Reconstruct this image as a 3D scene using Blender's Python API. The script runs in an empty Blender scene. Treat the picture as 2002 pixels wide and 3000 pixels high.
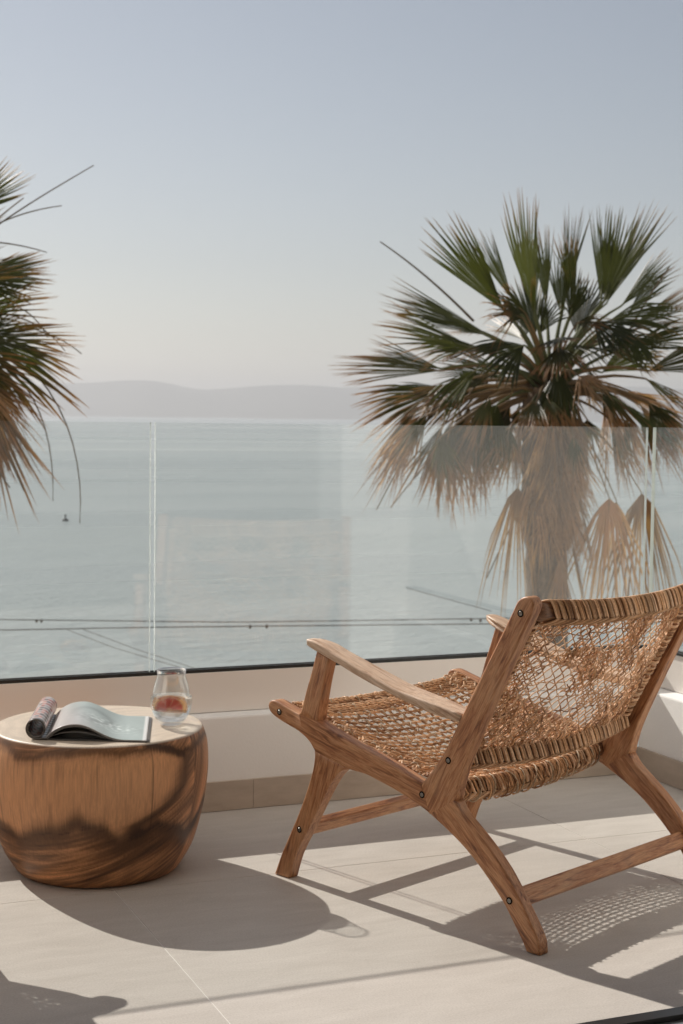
import bpy, bmesh, math, random
import numpy as np
from mathutils import Matrix, Vector, noise as mnoise

random.seed(7); RNG = np.random.default_rng(7)
SC = bpy.context.scene
COL = SC.collection
PI = math.pi

# ------------------------------------------------------------------ camera
CAM = np.array([0.0, 0.0, 1.0416])
PITCH, ROLL, YAW = 0.0620093, 0.0119513, 0.3978642
FPX = 4501.92                                   # focal length in pixels of the 2002 x 3000 photograph
def cam_axes():
    cy, sy = math.cos(YAW), math.sin(YAW)
    f = np.array([sy*math.cos(PITCH), cy*math.cos(PITCH), -math.sin(PITCH)])
    r = np.array([cy, -sy, 0.0]); d = np.cross(f, r)
    c, s = math.cos(ROLL), math.sin(ROLL)
    return r*c - d*s, r*s + d*c, f
CR, CD, CF = cam_axes()
cam = bpy.data.cameras.new('camera'); camo = bpy.data.objects.new('camera', cam); COL.objects.link(camo)
camo.matrix_world = Matrix(((CR[0], -CD[0], -CF[0], CAM[0]), (CR[1], -CD[1], -CF[1], CAM[1]),
                            (CR[2], -CD[2], -CF[2], CAM[2]), (0, 0, 0, 1)))
cam.sensor_fit = 'VERTICAL'; cam.sensor_height = 36.0; cam.sensor_width = 24.0
cam.lens = FPX/3000*36; cam.clip_start = 0.05; cam.clip_end = 40000
cam.dof.use_dof = True; cam.dof.focus_distance = 2.95; cam.dof.aperture_fstop = 10.0
cam.dof.aperture_blades = 9
SC.camera = camo

# ------------------------------------------------------------------ light
SUN_TO = Vector((0.466, -1.28, -1.0)).normalized()      # the way the light travels
ELEV = math.asin(-SUN_TO.z); AZ = math.atan2(-SUN_TO.x, -SUN_TO.y)
W = bpy.data.worlds.new('World'); SC.world = W; W.use_nodes = True
nt = W.node_tree
sky = nt.nodes.new('ShaderNodeTexSky'); sky.sky_type = 'NISHITA'; sky.sun_disc = False
sky.sun_elevation = ELEV; sky.sun_rotation = AZ
sky.air_density = 1.0; sky.dust_density = 0.45; sky.ozone_density = 1.2
wb = nt.nodes.new('ShaderNodeMix'); wb.data_type = 'RGBA'; wb.blend_type = 'MULTIPLY'; wb.inputs[0].default_value = 1.0
wb.inputs[7].default_value = (1.06, 0.970, 0.925, 1.0)                      # the picture's warm white balance
nt.links.new(sky.outputs[0], wb.inputs[6]); hsv = nt.nodes.new('ShaderNodeHueSaturation'); hsv.inputs['Saturation'].default_value = 0.62
nt.links.new(wb.outputs[2], hsv.inputs['Color']); nt.links.new(hsv.outputs[0], nt.nodes['Background'].inputs[0])
nt.nodes['Background'].inputs[1].default_value = 0.05
sun = bpy.data.lights.new('sun', 'SUN'); suno = bpy.data.objects.new('sun', sun); COL.objects.link(suno)
sun.energy = 3.2; sun.angle = math.radians(0.5); sun.color = (1.0, 0.945, 0.87)
suno.rotation_euler = SUN_TO.to_track_quat('-Z', 'Y').to_euler(); suno.location = (-4, 10, 9)
SC.view_settings.view_transform = 'Standard'; SC.view_settings.look = 'None'
SC.view_settings.gamma = 1; SC.view_settings.use_curve_mapping = False
SC.view_settings.exposure = 0.70
SC.render.engine = 'CYCLES'
SC.cycles.use_denoising = True
SC.cycles.max_bounces = 10; SC.cycles.transparent_max_bounces = 24
SC.cycles.sample_clamp_indirect = 8.0
SC.cycles.volume_bounces = 1

# ------------------------------------------------------------------ helpers
def srgb(r, g, b):
    f = lambda v: (v/255/12.92) if v/255 <= 0.04045 else ((v/255+0.055)/1.055)**2.4
    return (f(r), f(g), f(b), 1.0)
def tag(o, label=None, cat=None, group=None, kind=None):
    if label: o['label'] = label
    if cat: o['category'] = cat
    if group: o['group'] = group
    if kind: o['kind'] = kind
    return o
def empty(name, loc=(0, 0, 0), rz=0.0):
    o = bpy.data.objects.new(name, None); COL.objects.link(o)
    o.empty_display_size = 0.1; o.location = loc; o.rotation_euler = (0, 0, rz); return o
def link(name, me, mat, parent=None, smooth=False):
    o = bpy.data.objects.new(name, me); COL.objects.link(o)
    if mat is not None and len(me.materials) == 0: me.materials.append(mat)
    if parent is not None: o.parent = parent
    if smooth: me.polygons.foreach_set('use_smooth', [True]*len(me.polygons))
    return o
def pyd(name, V, F, col=None, vec=None):
    me = bpy.data.meshes.new(name)
    me.from_pydata([tuple(map(float, v)) for v in V], [], F)
    if col is not None:
        c = np.asarray(col, float)
        if c.shape[1] == 3: c = np.c_[c, np.ones(len(c))]
        a = me.color_attributes.new('col', 'FLOAT_COLOR', 'POINT'); a.data.foreach_set('color', c.astype(np.float32).ravel())
    if vec is not None:
        a = me.attributes.new('grain', 'FLOAT_VECTOR', 'POINT'); a.data.foreach_set('vector', np.asarray(vec, np.float32).ravel())
    me.update(); return me
class NT:
    def __init__(s, name):
        s.m = bpy.data.materials.new(name); s.m.use_nodes = True; s.t = s.m.node_tree
        s.b = s.t.nodes['Principled BSDF']; s.out = s.t.nodes['Material Output']
    def n(s, typ, **kw):
        x = s.t.nodes.new(typ)
        for k, v in kw.items(): setattr(x, k, v)
        return x
    def l(s, a, b): s.t.links.new(a, b)
    def set(s, **kw):
        for k, v in kw.items(): s.b.inputs[k.replace('_', ' ')].default_value = v
        return s
    def noise(s, vec=None, scale=5, detail=4, rough=0.55, dist=0.0):
        x = s.n('ShaderNodeTexNoise'); x.inputs['Scale'].default_value = scale; x.inputs['Detail'].default_value = detail
        x.inputs['Roughness'].default_value = rough; x.inputs['Distortion'].default_value = dist
        if vec is not None: s.l(vec, x.inputs['Vector'])
        return x
    def mapv(s, vec, scale=(1, 1, 1), loc=(0, 0, 0), rot=(0, 0, 0)):
        x = s.n('ShaderNodeMapping'); x.inputs['Scale'].default_value = scale; x.inputs['Location'].default_value = loc
        x.inputs['Rotation'].default_value = rot; s.l(vec, x.inputs['Vector']); return x.outputs[0]
    def ramp(s, fac, stops):
        x = s.n('ShaderNodeValToRGB'); s.l(fac, x.inputs[0]); e = x.color_ramp.elements
        while len(e) < len(stops): e.new(0.5)
        for k, (p, c) in enumerate(stops):
            e[k].position = p; e[k].color = c if len(c) == 4 else (*c, 1)
        return x.outputs[0]
    def mix(s, a, b, fac, mode='MIX'):
        x = s.n('ShaderNodeMix', data_type='RGBA', blend_type=mode)
        for i, v in ((0, fac), (6, a), (7, b)):
            if hasattr(v, 'links') or hasattr(v, 'is_linked'): s.l(v, x.inputs[i])
            else: x.inputs[i].default_value = v
        return x.outputs[2]
    def bump(s, h, strength=0.3, dist=0.01):
        x = s.n('ShaderNodeBump'); x.inputs['Strength'].default_value = strength; x.inputs['Distance'].default_value = dist
        s.l(h, x.inputs['Height']); s.l(x.outputs[0], s.b.inputs['Normal']); return x
    def objco(s): return s.n('ShaderNodeTexCoord').outputs['Object']
    def geo(s): return s.n('ShaderNodeNewGeometry').outputs['Position']
    def attr(s, name): return s.n('ShaderNodeAttribute', attribute_name=name)

# ------------------------------------------------------------------ materials
def mat_wood(name, light, mid, dark, dusk=0.0):
    k = NT(name); g = k.attr('grain').outputs['Vector']
    n1 = k.noise(k.mapv(g, (3.0, 26, 26)), 3.2, 6, 0.62, 0.9)
    n2 = k.noise(k.mapv(g, (9, 160, 160)), 3.0, 3, 0.7)
    n3 = k.noise(g, 9, 3, 0.5)
    c = k.ramp(n1.outputs['Fac'], [(0.33, dark), (0.45, mid), (0.58, light), (0.66, mid), (0.76, light)])
    c = k.mix(c, (0.62, 0.5, 0.42, 1), k.ramp(n2.outputs['Fac'], [(0.45, (0.55, 0.55, 0.55)), (0.7, (1, 1, 1))]), 'MULTIPLY') if False else \
        k.mix(c, k.ramp(n2.outputs['Fac'], [(0.34, (0.52, 0.48, 0.45)), (0.62, (1, 1, 1))]), 0.75, 'MULTIPLY')
    c = k.mix(c, (0.56, 0.37, 0.23, 1), k.ramp(n3.outputs['Fac'], [(0.56, (0, 0, 0)), (0.78, (0.42, 0.42, 0.42))]))
    k.l(c, k.b.inputs['Base Color']); k.set(Roughness=0.46)
    k.b.inputs['Specular IOR Level'].default_value = 0.6
    k.bump(n2.outputs['Fac'], 0.25, 0.002); return k.m
M_WOOD = mat_wood('teak_wood', (0.63, 0.325, 0.152, 1), (0.46, 0.190, 0.074, 1), (0.180, 0.060, 0.022, 1))
M_SUNLIT = mat_wood('teak_wood_sunlit', (0.78, 0.58, 0.42, 1), (0.66, 0.45, 0.30, 1), (0.42, 0.235, 0.135, 1))  # armrest teak made paler: sunlit sheen put into the colour
M_WOODD = mat_wood('teak_wood_dark', (0.30, 0.15, 0.07, 1), (0.20, 0.088, 0.038, 1), (0.09, 0.034, 0.015, 1))  # darker teak for the bar cores, so gaps between wraps read dark
def mat_vcol(name, rough=0.6, spec=0.3, grain=0.0, gscale=(60, 60, 60)):
    k = NT(name); c = k.attr('col').outputs['Color']
    if grain:
        n = k.noise(k.mapv(k.objco(), gscale), 1.0, 4, 0.65)
        c = k.mix(c, k.ramp(n.outputs['Fac'], [(0.3, (1-grain,)*3), (0.7, (1, 1, 1))]), 1.0, 'MULTIPLY')
        k.bump(n.outputs['Fac'], 0.2, 0.002)
    k.l(c, k.b.inputs['Base Color']); k.set(Roughness=rough); k.b.inputs['Specular IOR Level'].default_value = spec
    return k.m
M_RATTAN = mat_vcol('rattan', 0.55, 0.35, 0.35, (220, 220, 220))
M_LOG = mat_vcol('carved_log', 0.42, 0.4, 0.27, (300, 300, 22))
M_PAPER = mat_vcol('printed_paper', 0.32, 0.5)
M_LEAF = NT('palm_leaf'); k = M_LEAF
c = k.attr('col').outputs['Color']; k.l(c, k.b.inputs['Base Color']); k.set(Roughness=0.42); k.b.inputs['Specular IOR Level'].default_value = 0.36
tr = k.n('ShaderNodeBsdfTranslucent'); k.l(k.mix(c, (1.5, 1.45, 0.7, 1), 1.0, 'MULTIPLY'), tr.inputs[0])
mx = k.n('ShaderNodeMixShader'); mx.inputs[0].default_value = 0.36; k.l(k.b.outputs[0], mx.inputs[1]); k.l(tr.outputs[0], mx.inputs[2]); k.l(mx.outputs[0], k.out.inputs[0])
M_LEAF = k.m

k = NT('porcelain_tile'); n = k.noise(k.mapv(k.geo(), (3, 11, 11)), 2.2, 5, 0.6, 0.6); n2 = k.noise(k.geo(), 260, 2, 0.6); n3 = k.noise(k.geo(), 1.3, 3)
c = k.ramp(n.outputs['Fac'], [(0.3, (0.575, 0.530, 0.480)), (0.7, (0.655, 0.610, 0.558))])
c = k.mix(c, k.ramp(n2.outputs['Fac'], [(0.3, (0.86, 0.85, 0.84)), (0.65, (1, 1, 1))]), 1.0, 'MULTIPLY')
c = k.mix(c, k.ramp(n3.outputs['Fac'], [(0.35, (0.93, 0.93, 0.93)), (0.7, (1, 1, 1))]), 1.0, 'MULTIPLY')
oi = k.n('ShaderNodeObjectInfo'); c = k.mix(c, k.ramp(oi.outputs['Random'], [(0.0, (0.94, 0.935, 0.93)), (1.0, (1, 1, 1))]), 1.0, 'MULTIPLY')
n4 = k.noise(k.geo(), 6.5, 6, 0.7, 1.2); c = k.mix(c, k.ramp(n4.outputs['Fac'], [(0.60, (1, 1, 1)), (0.80, (0.88, 0.865, 0.845))]), 1.0, 'MULTIPLY')
k.l(c, k.b.inputs['Base Color']); k.set(Roughness=0.55); k.b.inputs['Specular IOR Level'].default_value = 0.3; k.bump(n2.outputs['Fac'], 0.08, 0.002); M_TILE = k.m
k = NT('skirting_stone'); n = k.noise(k.mapv(k.geo(), (4, 4, 14)), 3, 5, 0.6)
k.l(k.ramp(n.outputs['Fac'], [(0.3, (0.41, 0.335, 0.27)), (0.7, (0.50, 0.415, 0.34))]), k.b.inputs['Base Color']); k.set(Roughness=0.6); M_SKIRT = k.m
k = NT('grout').set(Base_Color=(0.74, 0.71, 0.67, 1), Roughness=0.9); M_GROUT = k.m
def mat_plain(name, colr, rough, var=0.05, scale=3.0, spec=0.3, metal=0.0, bump=0.0, bscale=180):
    k = NT(name); n = k.noise(k.geo(), scale, 5, 0.6)
    a = tuple(v*(1-var) for v in colr[:3]); k.l(k.ramp(n.outputs['Fac'], [(0.3, a), (0.7, colr[:3])]), k.b.inputs['Base Color'])
    k.set(Roughness=rough, Metallic=metal); k.b.inputs['Specular IOR Level'].default_value = spec
    if bump:
        b = k.noise(k.geo(), bscale, 3, 0.6); k.bump(b.outputs['Fac'], bump, 0.004)
    return k.m
M_RENDER = mat_plain('white_render', (0.87, 0.85, 0.825), 0.75, 0.06, 2.5, 0.25, 0, 0.12, 140)
M_COPING = mat_plain('satin_cladding', (0.83, 0.785, 0.74), 0.36, 0.04, 1.5, 0.8, 0.25)
M_HOUSE = mat_plain('house_render', (0.86, 0.83, 0.79), 0.8, 0.05, 1.5)
M_ROOM = mat_plain('room_plaster', (0.74, 0.62, 0.52), 0.8, 0.05, 1.5)
M_BLACK = mat_plain('black_seal', (0.012, 0.014, 0.014), 0.35, 0.2, 20, 0.5)
M_ALU = mat_plain('grey_aluminium', (0.36, 0.36, 0.36), 0.35, 0.1, 20, 0.5, 0.7)
M_STEEL = mat_plain('screw_steel', (0.30, 0.28, 0.25), 0.35, 0.3, 400, 0.5, 0.9)
M_RECESS = mat_plain('recess_shade', (0.012, 0.008, 0.005), 0.9, 0.1, 20, 0.1)  # near-black disc round each screw: the recess shade put into colour

def thin_fresnel(k, ior):
    # the same mirror strength on the way in and on the way out of a thin sheet
    f = k.n('ShaderNodeFresnel'); g = k.n('ShaderNodeNewGeometry'); m = k.n('ShaderNodeMapRange')
    k.l(g.outputs['Backfacing'], m.inputs[0]); m.inputs[3].default_value = ior; m.inputs[4].default_value = 1/ior
    k.l(m.outputs[0], f.inputs[0]); return f
# clear pane: see-through with a Fresnel mirror and a little salt dust
k = NT('clear_pane'); k.t.nodes.remove(k.b)
tp = k.n('ShaderNodeBsdfTransparent'); tp.inputs[0].default_value = (0.978, 0.988, 0.984, 1)
gl = k.n('ShaderNodeBsdfGlossy'); gl.inputs['Roughness'].default_value = 0.012; gl.inputs[0].default_value = (1, 1, 1, 1)
fr = thin_fresnel(k, 1.50)
mg = k.n('ShaderNodeMixShader'); k.l(fr.outputs[0], mg.inputs[0]); k.l(tp.outputs[0], mg.inputs[1]); k.l(gl.outputs[0], mg.inputs[2])
du = k.n('ShaderNodeBsdfTranslucent'); du.inputs[0].default_value = (0.8, 0.82, 0.82, 1)
dd = k.n('ShaderNodeBsdfDiffuse'); dd.inputs[0].default_value = (0.8, 0.82, 0.82, 1)
mdd = k.n('ShaderNodeMixShader'); mdd.inputs[0].default_value = 0.5; k.l(du.outputs[0], mdd.inputs[1]); k.l(dd.outputs[0], mdd.inputs[2])
nd = k.noise(k.geo(), 2.4, 4, 0.6); rr = k.ramp(nd.outputs['Fac'], [(0.3, (0.008,)*3), (0.7, (0.024,)*3)])
md = k.n('ShaderNodeMixShader'); k.l(rr, md.inputs[0]); k.l(mg.outputs[0], md.inputs[1]); k.l(mdd.outputs[0], md.inputs[2])
k.l(md.outputs[0], k.out.inputs[0]); M_PANE = k.m
k = NT('pane_edge').set(Base_Color=(0.46, 0.53, 0.50, 1), Roughness=0.12); k.b.inputs['Specular IOR Level'].default_value = 0.8; M_EDGE = k.m
k = NT('pane_edge_bright').set(Base_Color=(0.36, 0.40, 0.385, 1), Roughness=0.2); M_EDGE2 = k.m
# drinking glass: thin wall
k = NT('drinking_glass'); k.t.nodes.remove(k.b)
tp = k.n('ShaderNodeBsdfTransparent'); tp.inputs[0].default_value = (0.97, 0.98, 0.98, 1)
gl = k.n('ShaderNodeBsdfGlossy'); gl.inputs['Roughness'].default_value = 0.01; gl.inputs[0].default_value = (1, 1, 1, 1)
fr = thin_fresnel(k, 1.65)
mg = k.n('ShaderNodeMixShader'); k.l(fr.outputs[0], mg.inputs[0]); k.l(tp.outputs[0], mg.inputs[1]); k.l(gl.outputs[0], mg.inputs[2]); k.l(mg.outputs[0], k.out.inputs[0]); M_GLASS = k.m
k = NT('drink'); k.t.nodes.remove(k.b)
tp = k.n('ShaderNodeBsdfTransparent'); tp.inputs[0].default_value = (0.95, 0.95, 0.95, 1)
gg = k.n('ShaderNodeBsdfGlass'); gg.inputs['IOR'].default_value = 1.33; gg.inputs['Roughness'].default_value = 0.0
mg = k.n('ShaderNodeMixShader'); mg.inputs[0].default_value = 0.62; k.l(tp.outputs[0], mg.inputs[1]); k.l(gg.outputs[0], mg.inputs[2]); k.l(mg.outputs[0], k.out.inputs[0]); M_DRINK = k.m

# sea
k = NT('sea_water'); g = k.geo()
na = k.noise(k.mapv(g, (0.35, 0.9, 1)), 1.0, 5, 0.62); nb = k.noise(k.mapv(g, (0.02, 0.075, 1)), 1.0, 4, 0.6)
nc = k.noise(k.mapv(g, (0.0012, 0.010, 1)), 1.0, 4, 0.6)
c = k.ramp(nb.outputs['Fac'], [(0.3, (0.372, 0.418, 0.405)), (0.7, (0.428, 0.470, 0.455))])
c = k.mix(c, k.ramp(nc.outputs['Fac'], [(0.35, (0.80, 0.82, 0.83)), (0.65, (1.1, 1.08, 1.06))]), 1.0, 'MULTIPLY')
k.l(c, k.b.inputs['Base Color'])
k.l(k.ramp(nc.outputs['Fac'], [(0.35, (0.34,)*3), (0.65, (0.17,)*3)]), k.b.inputs['Roughness']); k.b.inputs['Specular IOR Level'].default_value = 0.5; k.b.inputs['IOR'].default_value = 1.33
nf = k.noise(k.mapv(g, (1.1, 3.4, 1)), 1.0, 4, 0.65)
ad0 = k.n('ShaderNodeMath', operation='MULTIPLY_ADD'); k.l(nf.outputs['Fac'], ad0.inputs[0]); ad0.inputs[1].default_value = 0.7; k.l(na.outputs['Fac'], ad0.inputs[2])
ad = k.n('ShaderNodeMath', operation='MULTIPLY_ADD'); k.l(nb.outputs['Fac'], ad.inputs[0]); ad.inputs[1].default_value = 1.4; k.l(ad0.outputs[0], ad.inputs[2])
k.bump(ad.outputs[0], 0.5, 0.6); M_SEA = k.m
M_HILL = mat_plain('hill_scrub', (0.11, 0.105, 0.075), 0.95, 0.4, 0.004)
M_GROUND = mat_plain('dry_ground', (0.26, 0.22, 0.16), 0.95, 0.35, 0.6)
k = NT('palm_trunk'); n = k.noise(k.mapv(k.objco(), (14, 14, 5)), 2, 5, 0.65)
k.l(k.ramp(n.outputs['Fac'], [(0.3, (0.05, 0.034, 0.022)), (0.7, (0.27, 0.19, 0.125))]), k.b.inputs['Base Color']); k.set(Roughness=0.9); k.bump(n.outputs['Fac'], 0.8, 0.04); M_TRUNK = k.m
M_CABLE = mat_plain('cable', (0.12, 0.12, 0.11), 0.7, 0.2, 5)
M_BUOY = mat_plain('buoy_paint', (0.03, 0.035, 0.04), 0.5, 0.2, 5)
M_FLESH = mat_vcol('citrus', 0.3, 0.5)

# ------------------------------------------------------------------ mesh builders
def box_bm(bm, x0, x1, y0, y1, z0, z1, bev=0.0, seg=1):
    vs = [bm.verts.new(c) for c in ((x0, y0, z0), (x1, y0, z0), (x1, y1, z0), (x0, y1, z0), (x0, y0, z1), (x1, y0, z1), (x1, y1, z1), (x0, y1, z1))]
    fs = [bm.faces.new([vs[i] for i in q]) for q in ((0, 3, 2, 1), (4, 5, 6, 7), (0, 1, 5, 4), (1, 2, 6, 5), (2, 3, 7, 6), (3, 0, 4, 7))]
    if bev:
        es = list({e for f in fs for e in f.edges})
        bmesh.ops.bevel(bm, geom=es, offset=bev, segments=seg, affect='EDGES', profile=0.5)
def box(name, x0, x1, y0, y1, z0, z1, mat, parent=None, bev=0.0, seg=1):
    bm = bmesh.new(); box_bm(bm, x0, x1, y0, y1, z0, z1, bev, seg)
    me = bpy.data.meshes.new(name); bm.to_mesh(me); bm.free(); return link(name, me, mat, parent)
def tubes(strands, nside=5, closed=False):
    """strands: list of (pts Nx3, radius scalar or N, rgb) -> V, F, C"""
    V, F, C = [], [], []; off = 0
    ang = np.arange(nside)*2*PI/nside
    for pts, rad, colr in strands:
        P = np.asarray(pts, float); n = len(P)
        if n < 2: continue
        T = np.gradient(P, axis=0) if not closed else (np.roll(P, -1, 0) - np.roll(P, 1, 0))
        T /= np.linalg.norm(T, axis=1)[:, None] + 1e-12
        ref = np.array([0.0, 0, 1.0]) if abs(T[:, 2]).mean() < 0.8 else np.array([1.0, 0, 0])
        A = np.cross(T, ref); A /= np.linalg.norm(A, axis=1)[:, None] + 1e-12; B = np.cross(T, A)
        r = np.broadcast_to(np.asarray(rad, float), (n,))[:, None, None]
        ring = P[:, None, :] + r*(np.cos(ang)[None, :, None]*A[:, None, :] + np.sin(ang)[None, :, None]*B[:, None, :])
        V.append(ring.reshape(-1, 3)); C.append(np.tile(np.asarray(colr, float)[:3], (n*nside, 1)))
        m = n if closed else n-1
        for i in range(m):
            i2 = (i+1) % n
            for j in range(nside):
                j2 = (j+1) % nside
                F.append((off+i*nside+j, off+i*nside+j2, off+i2*nside+j2, off+i2*nside+j))
        if not closed:
            F.append(tuple(off+j for j in range(nside))[::-1]); F.append(tuple(off+(n-1)*nside+j for j in range(nside)))
        off += n*nside
    return np.concatenate(V), F, np.concatenate(C)
def lathe(name, prof, nang, mat, parent=None, colf=None, center=(0, 0, 0), smooth=True):
    prof = np.asarray(prof, float); n = len(prof); V = []; C = []
    th = np.arange(nang)*2*PI/nang
    for r, z in prof:
        V.append(np.c_[center[0]+r*np.cos(th), center[1]+r*np.sin(th), np.full(nang, center[2]+z)])
    V = np.concatenate(V); F = []
    for i in range(n-1):
        for j in range(nang):
            j2 = (j+1) % nang; F.append((i*nang+j, i*nang+j2, (i+1)*nang+j2, (i+1)*nang+j))
    if prof[0][0] > 1e-5: F.append(tuple(range(nang))[::-1])
    if prof[-1][0] > 1e-5: F.append(tuple((n-1)*nang+j for j in range(nang)))
    me = pyd(name, V, F, colf(V) if colf else None); return link(name, me, mat, parent, smooth)

def px_point(x, y, depth):
    """a point of the place seen at pixel (x, y) of the photograph, at a measured depth along the view axis"""
    return CAM + ((x-1001)/FPX*CR + (y-1500)/FPX*CD + CF)*depth

# =================================================================== SETTING
SEA_Z, GND_Z = -8.6, -6.6
me = pyd('sea', [(-9000, 24, SEA_Z), (9000, 24, SEA_Z), (9000, 9500, SEA_Z), (-9000, 9500, SEA_Z)], [(0, 1, 2, 3)])
tag(link('sea', me, M_SEA), kind='structure')
V = []; F = []; nx = 60
xs = np.linspace(-60, 90, nx)
prof = [(-60, 0), (0, 0), (19, 0.0), (24, -0.6), (30, -2.2), (36, -3.6)]
for x in xs:
    for (y, z) in prof:
        V.append((x, y+(1.2*mnoise.noise((x*0.1, y*0.1, 0)) if y > 18 else 0), GND_Z+z+0.12*mnoise.noise((x*0.4, y*0.4, 2))))
for i in range(nx-1):
    for j in range(len(prof)-1):
        a = i*len(prof)+j; F.append((a, a+len(prof), a+len(prof)+1, a+1))
tag(link('ground', pyd('ground', V, F), M_GROUND, smooth=True), kind='structure')

# far hills across the bay
def hills():
    D = 6600.0
    prof = [(-60, 917), (60, 893), (140, 886), (215, 884), (300, 877), (350, 878), (390, 885), (430, 895), (470, 899), (520, 896), (600, 889), (680, 887), (740, 890), (780, 894),
            (900, 889), (1020, 884), (1150, 890), (1300, 899), (1450, 893), (1600, 905)]
    px = np.array(prof, float)*1.27679
    yaw = np.arctan((px[:, 0]-1001)/FPX)+YAW
    h = (1226+(px[:, 0]-1001)*0.012-px[:, 1])/FPX*D/np.cos(yaw-YAW)*1.0
    az = np.linspace(yaw[0]-0.35, yaw[-1]+0.5, 170)
    hh = np.interp(az, yaw, h); hh = np.maximum(hh, 30)
    V = []; F = []
    rows = [(-900, -0.02), (-620, 0.22), (-330, 0.58), (-120, 0.86), (0, 1.0), (280, 0.8), (700, 0.35), (1200, -0.02)]
    for i, a in enumerate(az):
        for dr, f in rows:
            R = D+dr+140*mnoise.noise((i*0.16, dr*0.002, 4))
            jig = 1+0.10*mnoise.noise((i*0.35, dr*0.004, 1))+(0.015*mnoise.noise((i*0.9, dr*0.01, 7)))
            V.append((R*math.sin(a), R*math.cos(a), (SEA_Z-1 if f < 0 else SEA_Z+(hh[i]-SEA_Z)*f*(jig if f < 1 else 1))))
    m = len(rows)
    for i in range(len(az)-1):
        for j in range(m-1):
            a = i*m+j; F.append((a, a+1, a+m+1, a+m))
    tag(link('hills', pyd('hills', V, F), M_HILL, smooth=True), kind='structure')
hills()

# haze over the bay
bm = bmesh.new(); box_bm(bm, -9100, 9100, -70, 9600, SEA_Z-4.5, 190)
me = bpy.data.meshes.new('haze'); bm.to_mesh(me); bm.free()
k = NT('haze_air'); k.t.nodes.remove(k.b); pv = k.n('ShaderNodeVolumePrincipled')
pv.inputs['Color'].default_value = (0.62, 0.62, 0.64, 1); pv.inputs['Density'].default_value = 0.00028; pv.inputs['Anisotropy'].default_value = 0.35
k.l(pv.outputs[0], k.out.inputs['Volume'])
tag(link('haze', me, k.m), kind='stuff')

# terrace floor: slab with large tiles laid on it
X0, X1, Y0, Y1 = -2.6, 2.556, 2.227, 3.804
fl = box('floor', X0, 3.2, Y0, 4.1, -0.30, -0.0013, M_GROUT); tag(fl, kind='structure')
gx = [0.832+1.2*i for i in range(-4, 4)]; gy = [3.232+1.2*i for i in range(-2, 3)]
J = 0.0011
for a in range(len(gx)-1):
    for b in range(len(gy)-1):
        x0, x1 = max(gx[a]+J, X0), min(gx[a+1]-J, X1-0.001); y0, y1 = max(gy[b]+J*0.6, Y0+0.002), min(gy[b+1]-J*0.6, Y1-0.001)
        if x1-x0 > 0.02 and y1-y0 > 0.02:
            box('tile', x0, x1, y0, y1, -0.0012, random.uniform(-0.0002, 0.0), M_TILE, fl, 0.0004)

# ------------------------------------------------------------------ parapet walls
WT = 0.362                                           # top of the parapet
pw = empty('parapet_wall', (0.5, 3.95, 0)); tag(pw, 'low white parapet wall along the back of the terrace under the long glass', 'wall')
def wpart(root, name, x0, x1, y0, y1, z0, z1, mat, bev=0.0, seg=1):
    o = box(name, x0, x1, y0, y1, z0, z1, mat, None, bev, seg)
    o.parent = root; o.matrix_parent_inverse = Matrix.Translation(-Vector(root.location)); return o
wpart(pw, 'wall_base', X0, 2.559, 3.806, 3.895, -0.30, 0.2515, M_RENDER, 0.006, 2)
wpart(pw, 'coping', X0, 2.62, 3.857, 3.894, 0.2525, WT, M_COPING, 0.002)
for i in range(-3, 2):
    x0 = 1.352+1.2*i; x1 = min(x0+1.2, 2.5535)
    wpart(pw, 'skirting_tile', max(x0+0.0003, X0), x1-0.0003, 3.798, 3.8057, 0.0012, 0.079, M_SKIRT, 0.0005)
sw = empty('side_wall', (2.7, 3.0, 0)); tag(sw, 'low white parapet wall on the right side of the terrace, partly sunlit', 'wall')
wpart(sw, 'wall_base', 2.5595, 2.655, 1.2, 3.8055, -0.30, 0.2515, M_RENDER, 0.006, 2)
wpart(sw, 'coping', 2.6205, 2.654, 1.2, 3.8935, 0.2525, WT, M_COPING, 0.002)
for i in range(3):
    y1 = 3.797-1.2*i; wpart(sw, 'skirting_tile', 2.5515, 2.5592, max(y1-1.198, 1.2), y1, 0.0012, 0.079, M_SKIRT, 0.001)

# ------------------------------------------------------------------ glass balustrades
def pane(root, name, x0, x1, y0, y1, z0, z1):
    V = [(x0, y0, z0), (x1, y0, z0), (x1, y1, z0), (x0, y1, z0), (x0, y0, z1), (x1, y0, z1), (x1, y1, z1), (x0, y1, z1)]
    F = [(0, 3, 2, 1), (4, 5, 6, 7), (0, 1, 5, 4), (1, 2, 6, 5), (2, 3, 7, 6), (3, 0, 4, 7)]
    me = pyd(name, V, F); me.materials.append(M_PANE); me.materials.append(M_EDGE); me.materials.append(M_EDGE2)
    alongx = (x1-x0) > (y1-y0)
    big = (2, 4) if alongx else (3, 5)
    for i, p in enumerate(me.polygons): p.material_index = 0 if i in big else (2 if i in (1, 3) else 1)
    o = link(name, me, None); o.parent = root; o.matrix_parent_inverse = Matrix.Translation(-Vector(root.location)); return o
GT = 1.0205
gb = empty('glass_balustrade', (0.5, 3.87, WT)); tag(gb, 'frameless glass balustrade standing on the back parapet in front of the sea', 'railing')
pane(gb, 'glass_pane', -1.2, 1.086, 3.8615, 3.8735, WT-0.03, GT)
pane(gb, 'glass_pane', 1.0985, 2.608, 3.8615, 3.8735, WT-0.03, GT)
wpart(gb, 'seal_strip', X0, 2.612, 3.8575, 3.861, WT-0.004, WT+0.0075, M_BLACK)
wpart(gb, 'seal_strip', X0, 2.604, 3.8740, 3.882, WT+0.0005, WT+0.0085, M_BLACK)
gs = empty('side_balustrade', (2.62, 3.0, WT)); tag(gs, 'frameless glass balustrade on the right side wall beyond the chair', 'railing')
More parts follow.
